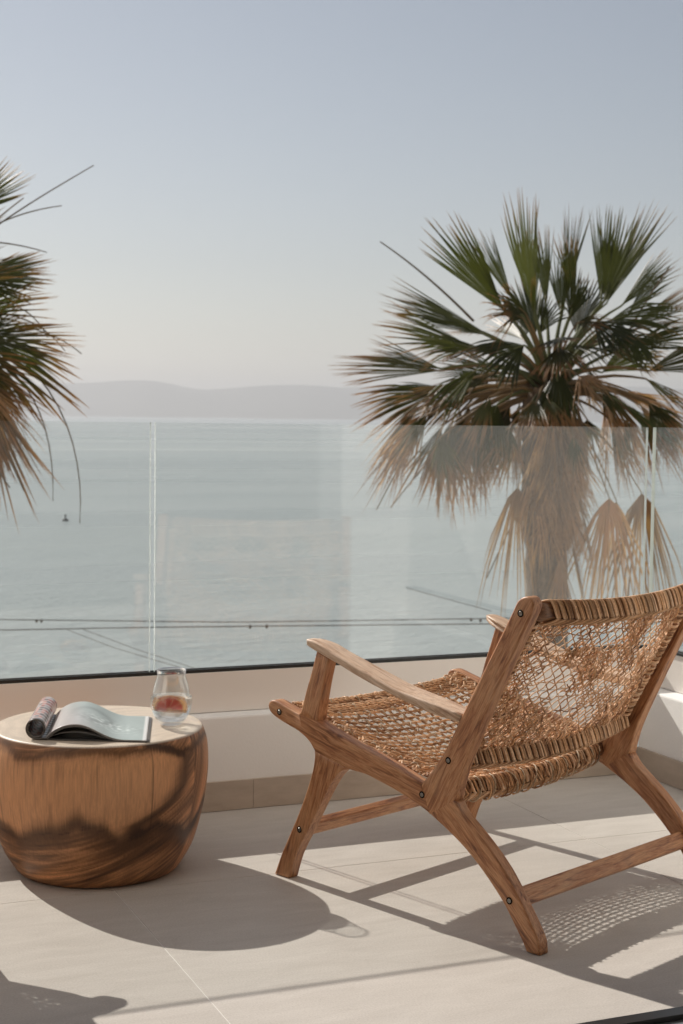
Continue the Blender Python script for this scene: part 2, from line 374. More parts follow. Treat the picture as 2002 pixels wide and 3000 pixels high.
pane(gs, 'glass_pane', 2.6235, 2.6355, 1.3, 3.8600, WT-0.03, GT)
wpart(gs, 'seal_strip', 2.6125, 2.617, 1.25, 3.8570, WT+0.0005, WT+0.008, M_BLACK)
wpart(gs, 'seal_strip', 2.6365, 2.644, 1.25, 3.8570, WT+0.0005, WT+0.008, M_BLACK)

# ------------------------------------------------------------------ house behind the camera (its open doorway frames the terrace)
hs = empty('house', (0.5, 1.5, 0)); tag(hs, 'white rendered house front with a wide open doorway behind the terrace', 'house')
wpart(hs, 'facade', 2.33, 9.0, 1.95, 2.19, -6.5, 7.2, M_HOUSE)
wpart(hs, 'facade', -9.0, -0.42, 1.95, 2.19, -6.5, 7.2, M_HOUSE)
wpart(hs, 'facade', -0.42, 2.33, 1.95, 2.19, 2.12, 7.2, M_HOUSE)  # unseen front: doorway narrowed, lintel lowered, walls raised for bounce light
wpart(hs, 'room_floor', -2.9, 3.2, -4.3, 1.95, -0.3, -0.012, M_TILE)
wpart(hs, 'room_ceiling', -2.9, 3.2, -4.3, 1.95, 2.62, 2.75, M_HOUSE)
wpart(hs, 'room_wall', -2.9, 3.2, -4.45, -4.3, -0.3, 2.75, M_ROOM)
wpart(hs, 'room_wall', -3.05, -2.9, -4.45, 1.95, -0.3, 2.75, M_ROOM)
wpart(hs, 'room_wall', 3.2, 3.35, -4.45, 1.95, -0.3, 2.75, M_ROOM)
dt = empty('door_track', (0.3, 2.1, 0)); tag(dt, 'black and grey sliding door track at the bottom right edge of the floor', 'door track')
wpart(dt, 'track_edge', -2.62, 2.33, 2.192, 2.226, -0.02, 0.003, M_BLACK, 0.002)
wpart(dt, 'track_bed', -2.62, 2.33, 2.00, 2.1915, -0.02, -0.006, M_ALU)
wpart(dt, 'track_rail', -2.62, 2.33, 2.150, 2.158, -0.0058, 0.004, M_ALU)

# =================================================================== PALM TREES
EU = np.array([0, 0, 1.0]); ER = np.array([math.cos(YAW), -math.sin(YAW), 0]); EA = np.array([math.sin(YAW), math.cos(YAW), 0])
PXM = 15.0/FPX*1.27679
def unit(v): return v/(np.linalg.norm(v)+1e-12)
def blade_mesh(hub, axis, nrm, L, half, age, rng, nseg=17, split=0.56, droop=0.25):
    a = unit(axis); n = unit(nrm - a*np.dot(nrm, a)); b = np.cross(n, a)
    V, F, C = [], [], []; dphi = 2*half/nseg
    old = age > 0.6; sw = 0.36 if age > 0.85 else (0.40 if old else split)
    if age > 0.85: split = 0.16; nseg = 24
    elif old: split = 0.28; nseg = 20
    dphi = 2*half/nseg
    gr = np.array([0.048, 0.058, 0.015])*rng.uniform(0.55, 1.4); yel = np.array([0.15, 0.125, 0.035]); br = np.array([0.30, 0.150, 0.065]); de = np.array([0.46, 0.285, 0.165])*rng.uniform(0.4, 1.3)
    fr = np.array([0.0, 0.2*min(1, split/0.3), split, split+0.12, 0.76, 0.90, 1.0])
    for j in range(nseg):
        phi = -half+(j+0.5)*dphi
        d = math.cos(phi)*a+math.sin(phi)*b; pr = -math.sin(phi)*a+math.cos(phi)*b
        Lj = L*(1-0.30*(abs(phi)/max(half, 0.5))**2)*rng.uniform(0.86, 1.06)*(1 if age < 0.6 else rng.uniform(0.62, 1.1))
        tw = rng.normal(0, 0.10); bend = rng.uniform(0.5, 1.5)*droop; side = rng.normal(0, 0.05)
        base = len(V)
        mixa = min(1, max(0, rng.normal(0.25 if age < 0.5 else 0.75, 0.2)))
        for q, f in enumerate(fr):
            rho = f*Lj; wd = 2*min(rho, split*L*1.0)*math.tan(dphi/2) if not old else 2*min(rho*1.6+0.004, sw*L)*math.tan(dphi/2)*1.25
            if f > split: wd *= max(0.05, (1-((f-split)/(1-split))**2.3))*0.94
            c0 = hub+d*rho+n*(0.05*L*f*f)-EU*(bend*L*max(0, f-0.25)**2*1.15)+pr*(side*L*max(0, f-split))
            up = n*(wd*0.34*(1 if True else 0)); wv = pr*math.cos(tw*f)+n*math.sin(tw*f)
            V += [c0-wv*wd/2-up*0.5, c0+up*0.7, c0+wv*wd/2-up*0.5]
            if age < 0.85:
                tip = max(0.0, (f-(0.92-0.55*age-0.1*mixa))/0.3); tip = min(1, tip)
                cc = gr*(1-0.35*age)+yel*0.35*age*mixa; cc = cc*(1-tip)+br*tip
            else: cc = de*(0.75+0.35*mixa)
            C += [cc*0.92, cc*1.08, cc*0.92]
        for q in range(len(fr)-1):
            o = base+q*3
            F += [(o, o+1, o+4, o+3), (o+1, o+2, o+5, o+4)]
    return V, F, C
def frond(root, name, hub, tip, half, age, rng, flip=None, heart=(0, 0, 0), pet_r=0.02, droop=0.25, face=None, kind_label=None):
    hub, tip, heart = map(lambda v: np.asarray(v, float), (hub, tip, heart))
    axis = tip-hub; L = np.linalg.norm(axis); a = unit(axis)
    if face is None:
        face = -EA*rng.uniform(0.4, 1.0)+EU*rng.uniform(0.2, 0.9)+ER*rng.uniform(-0.6, 0.6)
    V, F, C = blade_mesh(hub, a, face, L, half, age, rng, droop=droop)
    o = link(name, pyd(name, V, F, C), M_LEAF, root)
    pv = hub-heart; m = []
    for t in np.linspace(0, 1, 7):
        s = heart+pv*t + EU*(0.10*np.linalg.norm(pv)*math.sin(PI*t)*(1 if age < 0.85 else 1.4)); m.append(s)
    m.append(hub+a*L*0.2)
    pc = (0.16, 0.17, 0.075) if age < 0.5 else ((0.26, 0.18, 0.10) if age < 0.85 else (0.34, 0.25, 0.16))
    Vt, Ft, Ct = tubes([(m, np.linspace(pet_r*1.25, pet_r*0.35, len(m)), pc)], 5)
    link('petiole', pyd('petiole', Vt, Ft, Ct), M_LEAF, o, True)
    return o
def build_palm(loc, label, ground):
    rng = np.random.default_rng(21)
    root = empty('palm_tree', (loc[0], loc[1], ground)); tag(root, label, 'palm tree', 'palm trees in front of the sea')
    H = loc[2]-ground
    heart = np.array([0, 0, H])
    def L(px, py, d=0.0): return heart+ER*((px-1262)*PXM)+EU*((890-py)*PXM)+EA*d
    # trunk
    V = []; F = []; na, nz = 22, 46
    for i in range(nz):
        z = H*i/(nz-1); r = 0.20+0.07*max(0, 1-z/1.2)+0.035*(z > H-1.5)
        for j in range(na):
            t = 2*PI*j/na; rr = r*(1+0.10*mnoise.noise((3*math.cos(t), 3*math.sin(t), z*4)))+0.012*(i % 2)
            V.append((rr*math.cos(t)+0.05*math.sin(z*0.5), rr*math.sin(t), z))
    for i in range(nz-1):
        for j in range(na):
            j2 = (j+1) % na; F.append((i*na+j, i*na+j2, (i+1)*na+j2, (i+1)*na+j))
    link('trunk', pyd('trunk', V, F), M_TRUNK, root)
    R = math.radians
    key = [  # hub x, y, depth, tip x, y, depth, half angle, age, droop
        (1150, 720, -.2, 982, 512, -.3, 17, .22, .04), (1150, 715, -.15, 1050, 545, .1, 13, .12, .04), (1220, 720, -.1, 1163, 450, -.2, 15, .30, .02), (1225, 715, 0, 1205, 520, .2, 14, .10, .03),
        (1262, 700, .4, 1250, 495, .5, 11, .35, .03), (1300, 700, .3, 1338, 458, .4, 10, .30, .03), (1290, 720, .2, 1300, 560, .5, 16, .2, .05), (1365, 700, -.25, 1365, 490, -.4, 11, .10, .02),
        (1372, 695, -.25, 1420, 490, -.4, 20, .05, .03), (1378, 690, -.2, 1502, 470, -.2, 12, .28, .04), (1425, 700, .1, 1552, 572, .1, 15, .32, .08), (1440, 720, .1, 1540, 610, .3, 14, .2, .1),
        (1115, 765, .1, 868, 670, .1, 15, .32, .08), (1110, 770, 0, 905, 700, -.2, 16, .15, .12), (1080, 805, -.3, 855, 742, -.5, 15, .45, .14), (1090, 800, -.2, 930, 790, -.3, 18, .4, .3),
        (1010, 855, -.1, 762, 842, -.2, 16, .55, .14), (1010, 850, -.1, 830, 800, .1, 14, .45, .12), (1015, 900, .2, 798, 942, .2, 22, .55, .2), (1030, 895, .2, 850, 905, .5, 22, .3, .2),
        (1185, 800, -.6, 1050, 850, -1.2, 34, .05, .2), (1440, 755, .1, 1612, 655, .1, 13, .55, .10), (1450, 755, .1, 1620, 705, .3, 14, .6, .2),
        (1480, 850, -.1, 1650, 790, -.2, 22, .5, .18), (1490, 865, .2, 1630, 950, .3, 28, .6, .25), (1390, 745, -.6, 1425, 850, -1.2, 34, .08, .22), (1400, 780, -.3, 1500, 790, -.7, 24, .1, .3),
        (1262, 850, -.5, 1252, 990, -.9, 30, .1, .2), (1130, 930, -.5, 1085, 1030, -.9, 38, .3, .2), (1240, 770, .5, 1200, 610, 1.1, 24, .15, .1), (1215, 735, -.3, 1190, 640, -.7, 24, .25, .2),
        (1340, 760, .6, 1400, 590, 1.2, 24, .2, .1), (1290, 740, -.4, 1300, 620, -.9, 22, .12, .1), (1180, 870, .4, 1000, 800, .9, 22, .3, .2), (1400, 850, .5, 1560, 750, .9, 22, .35, .2),
        (975, 960, -.1, 850, 1135, -.1, 24, .70, .2), (950, 950, .1, 880, 1110, .2, 20, .66, .2), (1030, 985, -.3, 985, 1185, -.4, 26, .75, .12), (1015, 980, -.1, 940, 1160, -.1, 22, .6, .15), (1100, 985, .2, 1120, 1140, .2, 26, .65, .15),
        (1070, 975, 0, 1055, 1150, 0, 22, .8, .15), (1430, 950, -.2, 1450, 1120, -.2, 20, .75, .15), (1530, 945, .1, 1575, 1085, .1, 24, .7, .2), (1360, 900, -.6, 1420, 1010, -.9, 30, .7, .2), (1470, 920, -.4, 1540, 1030, -.6, 26, .7, .2),
        (1180, 930, .4, 1120, 1080, .6, 30, .7, .2),
        (1090, 900, .1, 890, 935, 0, 24, .45, .25), 
        (1180, 690, .2, 1090, 520, .4, 14, .3, .05), (1320, 690, .1, 1290, 520, .2, 12, .4, .05), (1400, 690, .3, 1470, 520, .5, 16, .3, .08), (1430, 800, -.2, 1600, 740, -.4, 20, .3, .2)]
    for h in key:
        frond(root, 'frond', L(*h[0:3]), L(*h[3:6]), R(h[6]), h[7], rng, heart=heart+EU*rng.uniform(-.15, .1), droop=h[8], pet_r=0.021)
    for h in [q for q in key if q[7] >= 0.65]:              # the hanging old fronds come in layers
        for m in range(2):
            o1, o2 = rng.normal(0, 22, 2), rng.normal(0, 26, 2)
            frond(root, 'frond', L(h[0]+o1[0], h[1]+o1[1]*0.6, h[2]+rng.normal(0, .25)), L(h[3]+o2[0], h[4]+o2[1], h[5]+rng.normal(0, .25)), R(h[6]+rng.uniform(0, 10)), rng.choice([.66, .78, .9]), rng, heart=heart-EU*0.05, droop=h[8], pet_r=0.016)
    # dead fronds hanging beside the trunk on long stalks
    for hx, hy, d, tx, ty, td, ha in ((1190, 1118, -.1, 1184, 1335, -.1, 40), (1400, 1140, -.1, 1404, 1375, -.1, 46), (1483, 1130, .1, 1500, 1370, .1, 42), (1425, 1150, .1, 1420, 1340, .1, 30)):
        frond(root, 'dead_frond', L(hx, hy, d), L(tx, ty, td), R(ha), 0.95, rng, heart=heart-EU*0.25+ER*0.12*np.sign(hx-1262), droop=0.75, pet_r=0.012, face=-EA+ER*rng.uniform(-.5, .5))
    # the skirt of dead fronds pressed against the trunk
    for i in range(40):
        t = rng.uniform(0, 2*PI) if i > 16 else rng.uniform(-0.5, 0.9)-YAW-PI/2
        z = -rng.uniform(0.0, 1.0); rr = 0.22+0.10*rng.random(); o = np.array([math.cos(t), math.sin(t), 0])
        hub = heart+o*rr+EU*(z-0.05); tip = hub+o*rng.uniform(0.0, 0.16)+np.cross(o, EU)*rng.normal(0, 0.12)-EU*rng.uniform(0.65, 1.0)
        frond(root, 'dead_frond', hub, tip, R(rng.uniform(16, 34)), 1.0, rng, heart=heart+EU*(z+0.25)+o*0.15, droop=0.0, pet_r=0.013, face=o)
    for i in range(16):
        t = -YAW-PI/2+rng.uniform(-0.3, 1.7); z = -rng.uniform(0.95, 1.65); o = np.array([math.cos(t), math.sin(t), 0])
        hub = heart+o*rng.uniform(0.20, 0.28)+EU*z; tip = hub+o*rng.uniform(0.02, 0.2)+np.cross(o, EU)*rng.normal(0, 0.1)-EU*rng.uniform(0.4, 0.75)
        frond(root, 'dead_frond', hub, tip, R(rng.uniform(16, 34)), 1.0, rng, heart=heart+EU*(z+0.3)+o*0.15, droop=0.05, pet_r=0.012, face=o)
    # ring of drooping old fronds
    for i in range(16):
        t = rng.uniform(0, 2*PI); o = np.array([math.cos(t), math.sin(t), 0])
        hub = heart+o*rng.uniform(0.55, 1.1)+EU*rng.uniform(-0.55, 0.0); tip = hub+o*rng.uniform(0.1, 0.5)-EU*rng.uniform(0.45, 0.75)
        frond(root, 'frond', hub, tip, R(rng.uniform(28, 46)), rng.uniform(.6, .84), rng, heart=heart-EU*0.1, droop=0.15, pet_r=0.017, face=o+EU*0.3)
    # half dead fronds in the thick of the crown, tattered and drooping
    for i in range(34):
        t = rng.uniform(0, 2*PI); o = np.array([math.cos(t), math.sin(t), 0]); e = rng.uniform(-0.3, 1.1) if i % 3 else rng.uniform(-0.35, 0.2)
        d = unit(o*math.cos(e)+EU*math.sin(e)); hub = heart+d*rng.uniform(0.45, 0.95)
        tip = hub+unit(d*0.7+o*0.4-EU*rng.uniform(0.0, 0.9)+np.cross(o, EU)*rng.normal(0, 0.3))*rng.uniform(0.55, 0.85)
        frond(root, 'frond', hub, tip, R(rng.uniform(18, 34)), (rng.choice([0.15, 0.3, 0.5, 0.8]) if i % 3 else rng.choice([0.7, 0.8, 0.9])), rng, heart=heart, droop=rng.uniform(0.1, 0.4), pet_r=0.016)
    # bare stalks and hanging threads
    st = []
    for (ax, ay, bx, by) in ((1085, 740, 868, 562), (1420, 800, 1530, 610), (1330, 900, 1125, 1330), (1100, 940, 900, 1170), (1000, 940, 868, 1175)):
        a_, b_ = L(ax, ay), L(bx, by); mid = (a_+b_)/2+EU*0.08
        tt = np.linspace(0, 1, 9)[:, None]; st.append(((1-tt)**2*a_+2*tt*(1-tt)*mid+tt**2*b_, np.linspace(.014, .006, 9), (0.15, 0.11, 0.07)))
    for q in st:
        Vt, Ft, Ct = tubes([q], 5); link('bare_stalk', pyd('bare_stalk', Vt, Ft, Ct), M_LEAF, root)
    return root
P1 = px_point(1262*1.27679, 890*1.27679, 15.0)
palm = build_palm(P1, 'fan palm with a full crown and shaggy trunk on the right', GND_Z)
P2 = px_point(-325*1.27679, 815*1.27679, 14.2)
p2 = palm.copy(); COL.objects.link(p2); p2.location = (P2[0], P2[1], GND_Z+(P2[2]-P1[2])); p2.rotation_euler = (0, 0, math.radians(165))
p2['label'] = 'fan palm cut off by the left edge of the photo, drooping fronds hanging'
for ch in list(palm.children):
    c = ch.copy(); COL.objects.link(c); c.parent = p2
    for g in list(ch.children):
        d = g.copy(); COL.objects.link(d); d.parent = c
# a few fronds of its own that reach into the view
rng = np.random.default_rng(5)
hz = P2[2]-p2.location.z
def L2(px, py, d=0.0):
    w = np.array([0, 0, hz])+ER*((px+325)*PXM*14.2/15)+EU*((815-py)*PXM*14.2/15)+EA*d
    c, s = math.cos(math.radians(-165)), math.sin(math.radians(-165)); return np.array([w[0]*c-w[1]*s, w[0]*s+w[1]*c, w[2]])
def rot2(v):
    c, s = math.cos(math.radians(-165)), math.sin(math.radians(-165)); return np.array([v[0]*c-v[1]*s, v[0]*s+v[1]*c, v[2]])
for h in ((-95, 500, 0, 75, 375, 0, 22, .3, .05), (-70, 640, -.1, 140, 628, -.1, 30, .35, .06), (-70, 760, -.2, 205, 905, -.2, 26, .45, .22), (-60, 800, .1, 150, 800, .1, 10, .3, .5),
          (-40, 900, 0, 60, 1165, 0, 26, .75, .06), (-60, 840, -.1, 110, 985, -.1, 24, .72, .2), (-55, 630, .1, 120, 600, .2, 18, .4, .1),  (-60, 880, .2, 30, 1190, .2, 22, .8, .05)):
    frond(p2, 'frond', L2(*h[0:3]), L2(*h[3:6]), math.radians(h[6]), h[7], rng, heart=L2(-325, 830), droop=h[8], face=rot2(-EA+EU*0.5))
st = []
for pts in (((-160, 640), (-20, 515), (90, 452), (215, 378)), ((-160, 600), (-20, 510), (55, 482), (142, 470)), ((-160, 560), (-30, 545), (40, 556), (108, 576)), ((-200, 760), (-20, 715), (110, 740), (188, 806)),
            ((-150, 760), (60, 800), (128, 950), (122, 1145)), ((-120, 740), (110, 790), (200, 990), (184, 1195)), ((-200, 730), (0, 690), (90, 720), (150, 800)), ((-200, 720), (0, 660), (70, 690), (110, 770))):
    P = np.array([L2(*q) for q in pts]); tt = np.linspace(0, 1, 14)[:, None]
    st.append(((1-tt)**3*P[0]+3*tt*(1-tt)**2*P[1]+3*tt**2*(1-tt)*P[2]+tt**3*P[3], np.linspace(.010, .0045, 14), (0.17, 0.13, 0.085)))
for q in st:
    Vt, Ft, Ct = tubes([q], 5); link('bare_stalk', pyd('bare_stalk', Vt, Ft, Ct), M_LEAF, p2)

# ------------------------------------------------------------------ overhead cables and a buoy
def cable(px, depth, label, r=0.012, clips=(), ext=True):
    pts = [px_point(x, y, d) for (x, y), d in zip(px, depth)]
    P = np.array(pts); tt = np.linspace(0, 1, 30)
    Q = np.array([np.interp(tt, np.linspace(0, 1, len(P)), P[:, i]) for i in range(3)]).T
    o = link('cable', None or pyd('cable', *tubes([(Q, r, (0, 0, 0))], 5)[:2]), M_CABLE); tag(o, label, 'cable', 'cables strung over the water')
    for (x, y), d in clips:
        c = px_point(x, y, d); lathe('clamp', [(0.0, -0.026), (0.015, -0.022), (0.022, 0), (0.015, 0.022), (0.0, 0.026)], 8, M_CABLE, o, None, c)
    return o
cable([(-900, 1806), (0, 1815), (700, 1823), (1430, 1812), (2700, 1790)], [22]*5, 'upper of two thin dark cables running level over the sea', 0.0075,
      [((108, 1819), 22), ((122, 1819), 22), ((1381, 1815), 22), ((1408, 1818), 22)])
cable([(-900, 1850), (0, 1846), (420, 1838), (1000, 1832), (2700, 1815)], [20]*5, 'lower of two thin dark cables running level over the sea', 0.0075,
      [((733, 1836), 20), ((782, 1835), 20)])
cable([(194, 1843), (330, 1896), (560, 1965)], [20, 19, 17], 'thin cable slanting down behind the glass joint, nearer the two level cables', 0.005)
cable([(240, 1842), (400, 1902), (640, 1980)], [20, 19, 17], 'thin slanting cable just right of its twin behind the glass joint', 0.005)
cable([(1190, 1722), (1440, 1790)], [22, 22], 'short thin cable slanting down to the level cable left of the palm trunk', 0.004)
b = px_point(192, 1526, 1.0)-CAM; t = (SEA_Z-CAM[2])/b[2]; B = CAM+b*t; sc_ = t/FPX
bu = empty('buoy', (B[0], B[1], SEA_Z)); tag(bu, 'small dark buoy floating on the sea at the left', 'buoy')
s = 10*sc_
lathe('float', [(0.0, -0.3*s), (0.8*s, -0.2*s), (1.0*s, 0.15*s), (0.75*s, 0.5*s), (0.4*s, 0.7*s), (0, 0.75*s)], 14, M_BUOY, bu)
lathe('mast', [(0.22*s, 0.6*s), (0.2*s, 1.5*s), (0.35*s, 1.55*s), (0.3*s, 1.9*s), (0, 1.95*s)], 10, M_BUOY, bu)

# =================================================================== ARMCHAIR
def cr(pts, k=3):
    P = np.asarray(pts, float)
    if len(P) < 3: return [tuple(p) for p in P]
    Q = np.vstack([2*P[0]-P[1], P, 2*P[-1]-P[-2]]); out = []
    for i in range(1, len(Q)-2):
        for j in range(k):
            t = j/k
            out.append(tuple(0.5*((2*Q[i])+(-Q[i-1]+Q[i+1])*t+(2*Q[i-1]-5*Q[i]+4*Q[i+1]-Q[i+2])*t*t+(-Q[i-1]+3*Q[i]-3*Q[i+1]+Q[i+2])*t**3)))
    out.append(tuple(P[-1])); return out
SO, TO = 0.33, 0.3325        # chair origin under the middle of the seat
def plank(name, loop, t0, t1, axis, root, seam=(), bev=0.0045, mat=None, seed=0, spread=None):
    """a board cut to the outline loop [(s, z)...], thickness t0..t1; seam: pairs of points whose edges stay sharp"""
    bm = bmesh.new(); pts = []
    for p in loop:
        if not pts or math.hypot(p[0]-pts[-1][0], p[1]-pts[-1][1]) > 8e-4: pts.append(p)
    if math.hypot(pts[0][0]-pts[-1][0], pts[0][1]-pts[-1][1]) < 8e-4: pts.pop()
    def onseam(p): return any(abs((b[0]-a[0])*(p[1]-a[1])-(b[1]-a[1])*(p[0]-a[0])) < 1.2e-3*math.hypot(b[0]-a[0], b[1]-a[1]) and
                              min(a[0], b[0])-2e-3 < p[0] < max(a[0], b[0])+2e-3 and min(a[1], b[1])-2e-3 < p[1] < max(a[1], b[1])+2e-3 for a, b in seam)
    n = len(pts)
    va = [bm.verts.new((p[0]-SO, t0-TO, p[1])) for p in pts]; vb = [bm.verts.new((p[0]-SO, t1-TO, p[1])) for p in pts]
    bm.faces.new(va); bm.faces.new(vb[::-1]); es = []
    for i in range(n):
        j = (i+1) % n; bm.faces.new((va[j], va[i], vb[i], vb[j]))
        if not (onseam(pts[i]) and onseam(pts[j])): es += [bm.edges.get((va[i], va[j])), bm.edges.get((vb[i], vb[j]))]
    bmesh.ops.recalc_face_normals(bm, faces=bm.faces)
    if bev: bmesh.ops.bevel(bm, geom=es, offset=bev, segments=3, affect='EDGES', profile=0.6, clamp_overlap=True)
    if spread:
        for v in bm.verts: v.co.y = spread(v.co.x+SO, v.co.y+TO)-TO
    bmesh.ops.triangulate(bm, faces=[f for f in bm.faces if len(f.verts) > 4])
    me = bpy.data.meshes.new(name); bm.to_mesh(me); bm.free()
    a = unit(np.array([axis[0], 0, axis[1]])); c = np.array([-a[2], 0, a[0]])
    co = np.array([v.co for v in me.vertices]); r = np.random.default_rng(seed+len(co)); off = r.uniform(-3, 3, 3)
    g = np.c_[co@a, co@c, co[:, 1]]+off
    at = me.attributes.new('grain', 'FLOAT_VECTOR', 'POINT'); at.data.foreach_set('vector', g.astype(np.float32).ravel())
    o = link(name, me, mat or M_WOOD, root); 
    for p in me.polygons: p.use_smooth = p.area < 2.5e-4
    return o
FL_R = [(-0.006, 0.0), (0.015, 0.058), (0.054, 0.123), (0.084, 0.175), (0.113, 0.224), (0.135, 0.254), (0.155, 0.272), (0.176, 0.279)]
FL_F = [(-0.052, 0.0), (-0.027, 0.056), (0.014, 0.134), (0.042, 0.193), (0.065, 0.253), (0.072, 0.290), (0.071, 0.303)]
RAIL_LOW = [(0.071, 0.303), (0.053, 0.322), (0.020, 0.339), (-0.020, 0.350), (-0.050, 0.359), (-0.069, 0.368), (-0.078, 0.380), (-0.076, 0.390), (-0.066, 0.397), (-0.051, 0.397), (-0.020, 0.389), (0.022, 0.378)]
RAIL_TOP = [(0.080, 0.3705), (0.093, 0.364), (0.124, 0.3545), (0.183, 0.339), (0.254, 0.322), (0.311, 0.307), (0.384, 0.285)]
RAIL_BOT = [(0.408, 0.2255), (0.385, 0.235), (0.348, 0.247), (0.312, 0.258), (0.255, 0.271), (0.225, 0.277), (0.176, 0.279)]
POST_F = [(0.384, 0.285), (0.410, 0.312), (0.435, 0.346), (0.452, 0.373), (0.478, 0.422), (0.497, 0.457), (0.538, 0.531), (0.575, 0.598), (0.611, 0.663), (0.622, 0.684), (0.634, 0.694), (0.647, 0.697), (0.657, 0.692), (0.662, 0.681), (0.658, 0.667)]
POST_R = [(0.658, 0.667), (0.645, 0.641), (0.613, 0.579), (0.577, 0.510), (0.548, 0.452), (0.520, 0.393), (0.504, 0.359), (0.490, 0.325), (0.481, 0.296), (0.474, 0.266)]
LEG_F = [(0.408, 0.2255), (0.459, 0.199), (0.505, 0.171), (0.548, 0.137), (0.585, 0.102), (0.607, 0.078), (0.629, 0.048), (0.651, 0.017), (0.661, 0.0)]
LEG_R = [(0.6925, 0.0), (0.689, 0.026), (0.672, 0.055), (0.650, 0.087), (0.627, 0.118), (0.601, 0.150), (0.565, 0.184), (0.529, 0.213), (0.492, 0.242), (0.474, 0.266)]
D_N = np.array([0.876, -0.485]); D_U = np.array([0.485, 0.876])       # across and along the back, in (s, z)
TI0, TI1, TW = 0.031, 0.634, 0.665
def bow(t): return 4*(t-TI0)*(TI1-t)/(TI1-TI0)**2
def top_c(t): q = 0.030*bow(t); return np.array([0.632+D_N[0]*q, 0.663+D_N[1]*q])
def low_c(t): q = 0.030*bow(t); return np.array([0.456+D_N[0]*q, 0.345+D_N[1]*q])
def seat_c(t): q = 0.022*bow(t); return np.array([0.392+0.55*q, 0.262-0.8*q])
def front_c(t): q = 0.012*bow(t); return np.array([-0.040+0.2*q, 0.374-q])
def loc3(s, t, z): return np.array([s-SO, t-TO, z])
SHADES = [np.array(c) for c in ((0.58, 0.365, 0.205), (0.66, 0.440, 0.262), (0.46, 0.270, 0.138), (0.73, 0.515, 0.330), (0.33, 0.180, 0.088), (0.61, 0.375, 0.195))]
def shade(rng): return SHADES[rng.integers(len(SHADES))]*np.array([1.0, 0.95, 0.95])*rng.uniform(0.95, 1.65)

def bar_section(h, w, k=1.18, m=20):
    th = np.arange(m)*2*PI/m; c, s = np.cos(th), np.sin(th)
    return np.c_[np.sign(c)*np.abs(c)**(2/k)*w/2, np.sign(s)*np.abs(s)**(2/k)*h/2]       # (across, up)
def make_bar(name, root, centre, across, up, h, w, ta, tb, rng, wrap_t, band=0.0172, messy=0.0, strands=3, chev=0.0):
    core = 0.86 if chev else 1.0
    sec = bar_section(h, w); m = len(sec); V = []; N = 22
    for t in np.linspace(ta, tb, N):
        c = centre(t)
        for p in sec*core: q = c+across*p[0]+up*p[1]; V.append(loc3(q[0], t, q[1]))
    F = [(i*m+j, i*m+(j+1) % m, (i+1)*m+(j+1) % m, (i+1)*m+j) for i in range(N-1) for j in range(m)]
    F += [tuple(range(m))[::-1], tuple((N-1)*m+j for j in range(m))]
    V = np.array(V); g = np.c_[V[:, 1], V[:, 0], V[:, 2]]+rng.uniform(-3, 3, 3)
    bar = link(name, pyd(name, V, F, None, g), M_WOODD, root, True)
    nb = int((wrap_t[1]-wrap_t[0])/band)
    for b in range(nb):
        st = []
        for q in range(strands):
            t0 = wrap_t[0]+band*(b+0.70*(q+0.5)/strands); rs = 0.0023*rng.uniform(0.95, 1.08)
            sc2 = bar_section(h+0.0048, w+0.0048); pts = []; sl = rng.normal(0, 0.0008)+messy*rng.normal(0, 0.008)
            for i, p in enumerate(sc2):
                th = 2*PI*i/len(sc2); t = t0+sl*math.sin(th)+chev*(abs((th/PI) % 2-1)-0.5)
                c = centre(min(max(t, TI0), TI1)); w_ = c+across*p[0]*(1+rng.normal(0, 0.015))+up*p[1]; pts.append(loc3(w_[0], t, w_[1]))
            st.append((np.array(pts), rs, shade(rng)))
        Vt, Ft, Ct = tubes(st, 5, True); link('rattan_wrap', pyd('rattan_wrap', Vt, Ft, Ct), M_RATTAN, bar, True)
    return bar

def back_point(a, b, off=0.0):
    """a 0..1 left to right, b 0..1 from lower to upper bar"""
    t = 0.062+a*(0.603-0.062); lo, hi = low_c(t)+D_U*0.016, top_c(t)-D_U*0.016
    c = lo+(hi-lo)*b
    edge = 4*a*(1-a); c = c-D_N*0.030*(bow(t)-edge)*math.sin(PI*b)*0.5
    c = c+D_N*(off+0.004*math.sin(PI*b)); return loc3(c[0], t, c[1])
def seat_point(a, c, off=0.0):
    """a 0..1 left to right, c 0..1 from front bar to rear bar"""
    t = 0.036+a*(0.629-0.036); f = front_c(t)+np.array([0.0, 0.017]); r = seat_c(t)+np.array([0.004, 0.024])
    p = f+(r-f)*c; sag = 0.030*math.sin(PI*c)*(0.35+0.65*math.sin(PI*a)); return loc3(p[0], t, p[1]-sag+off)

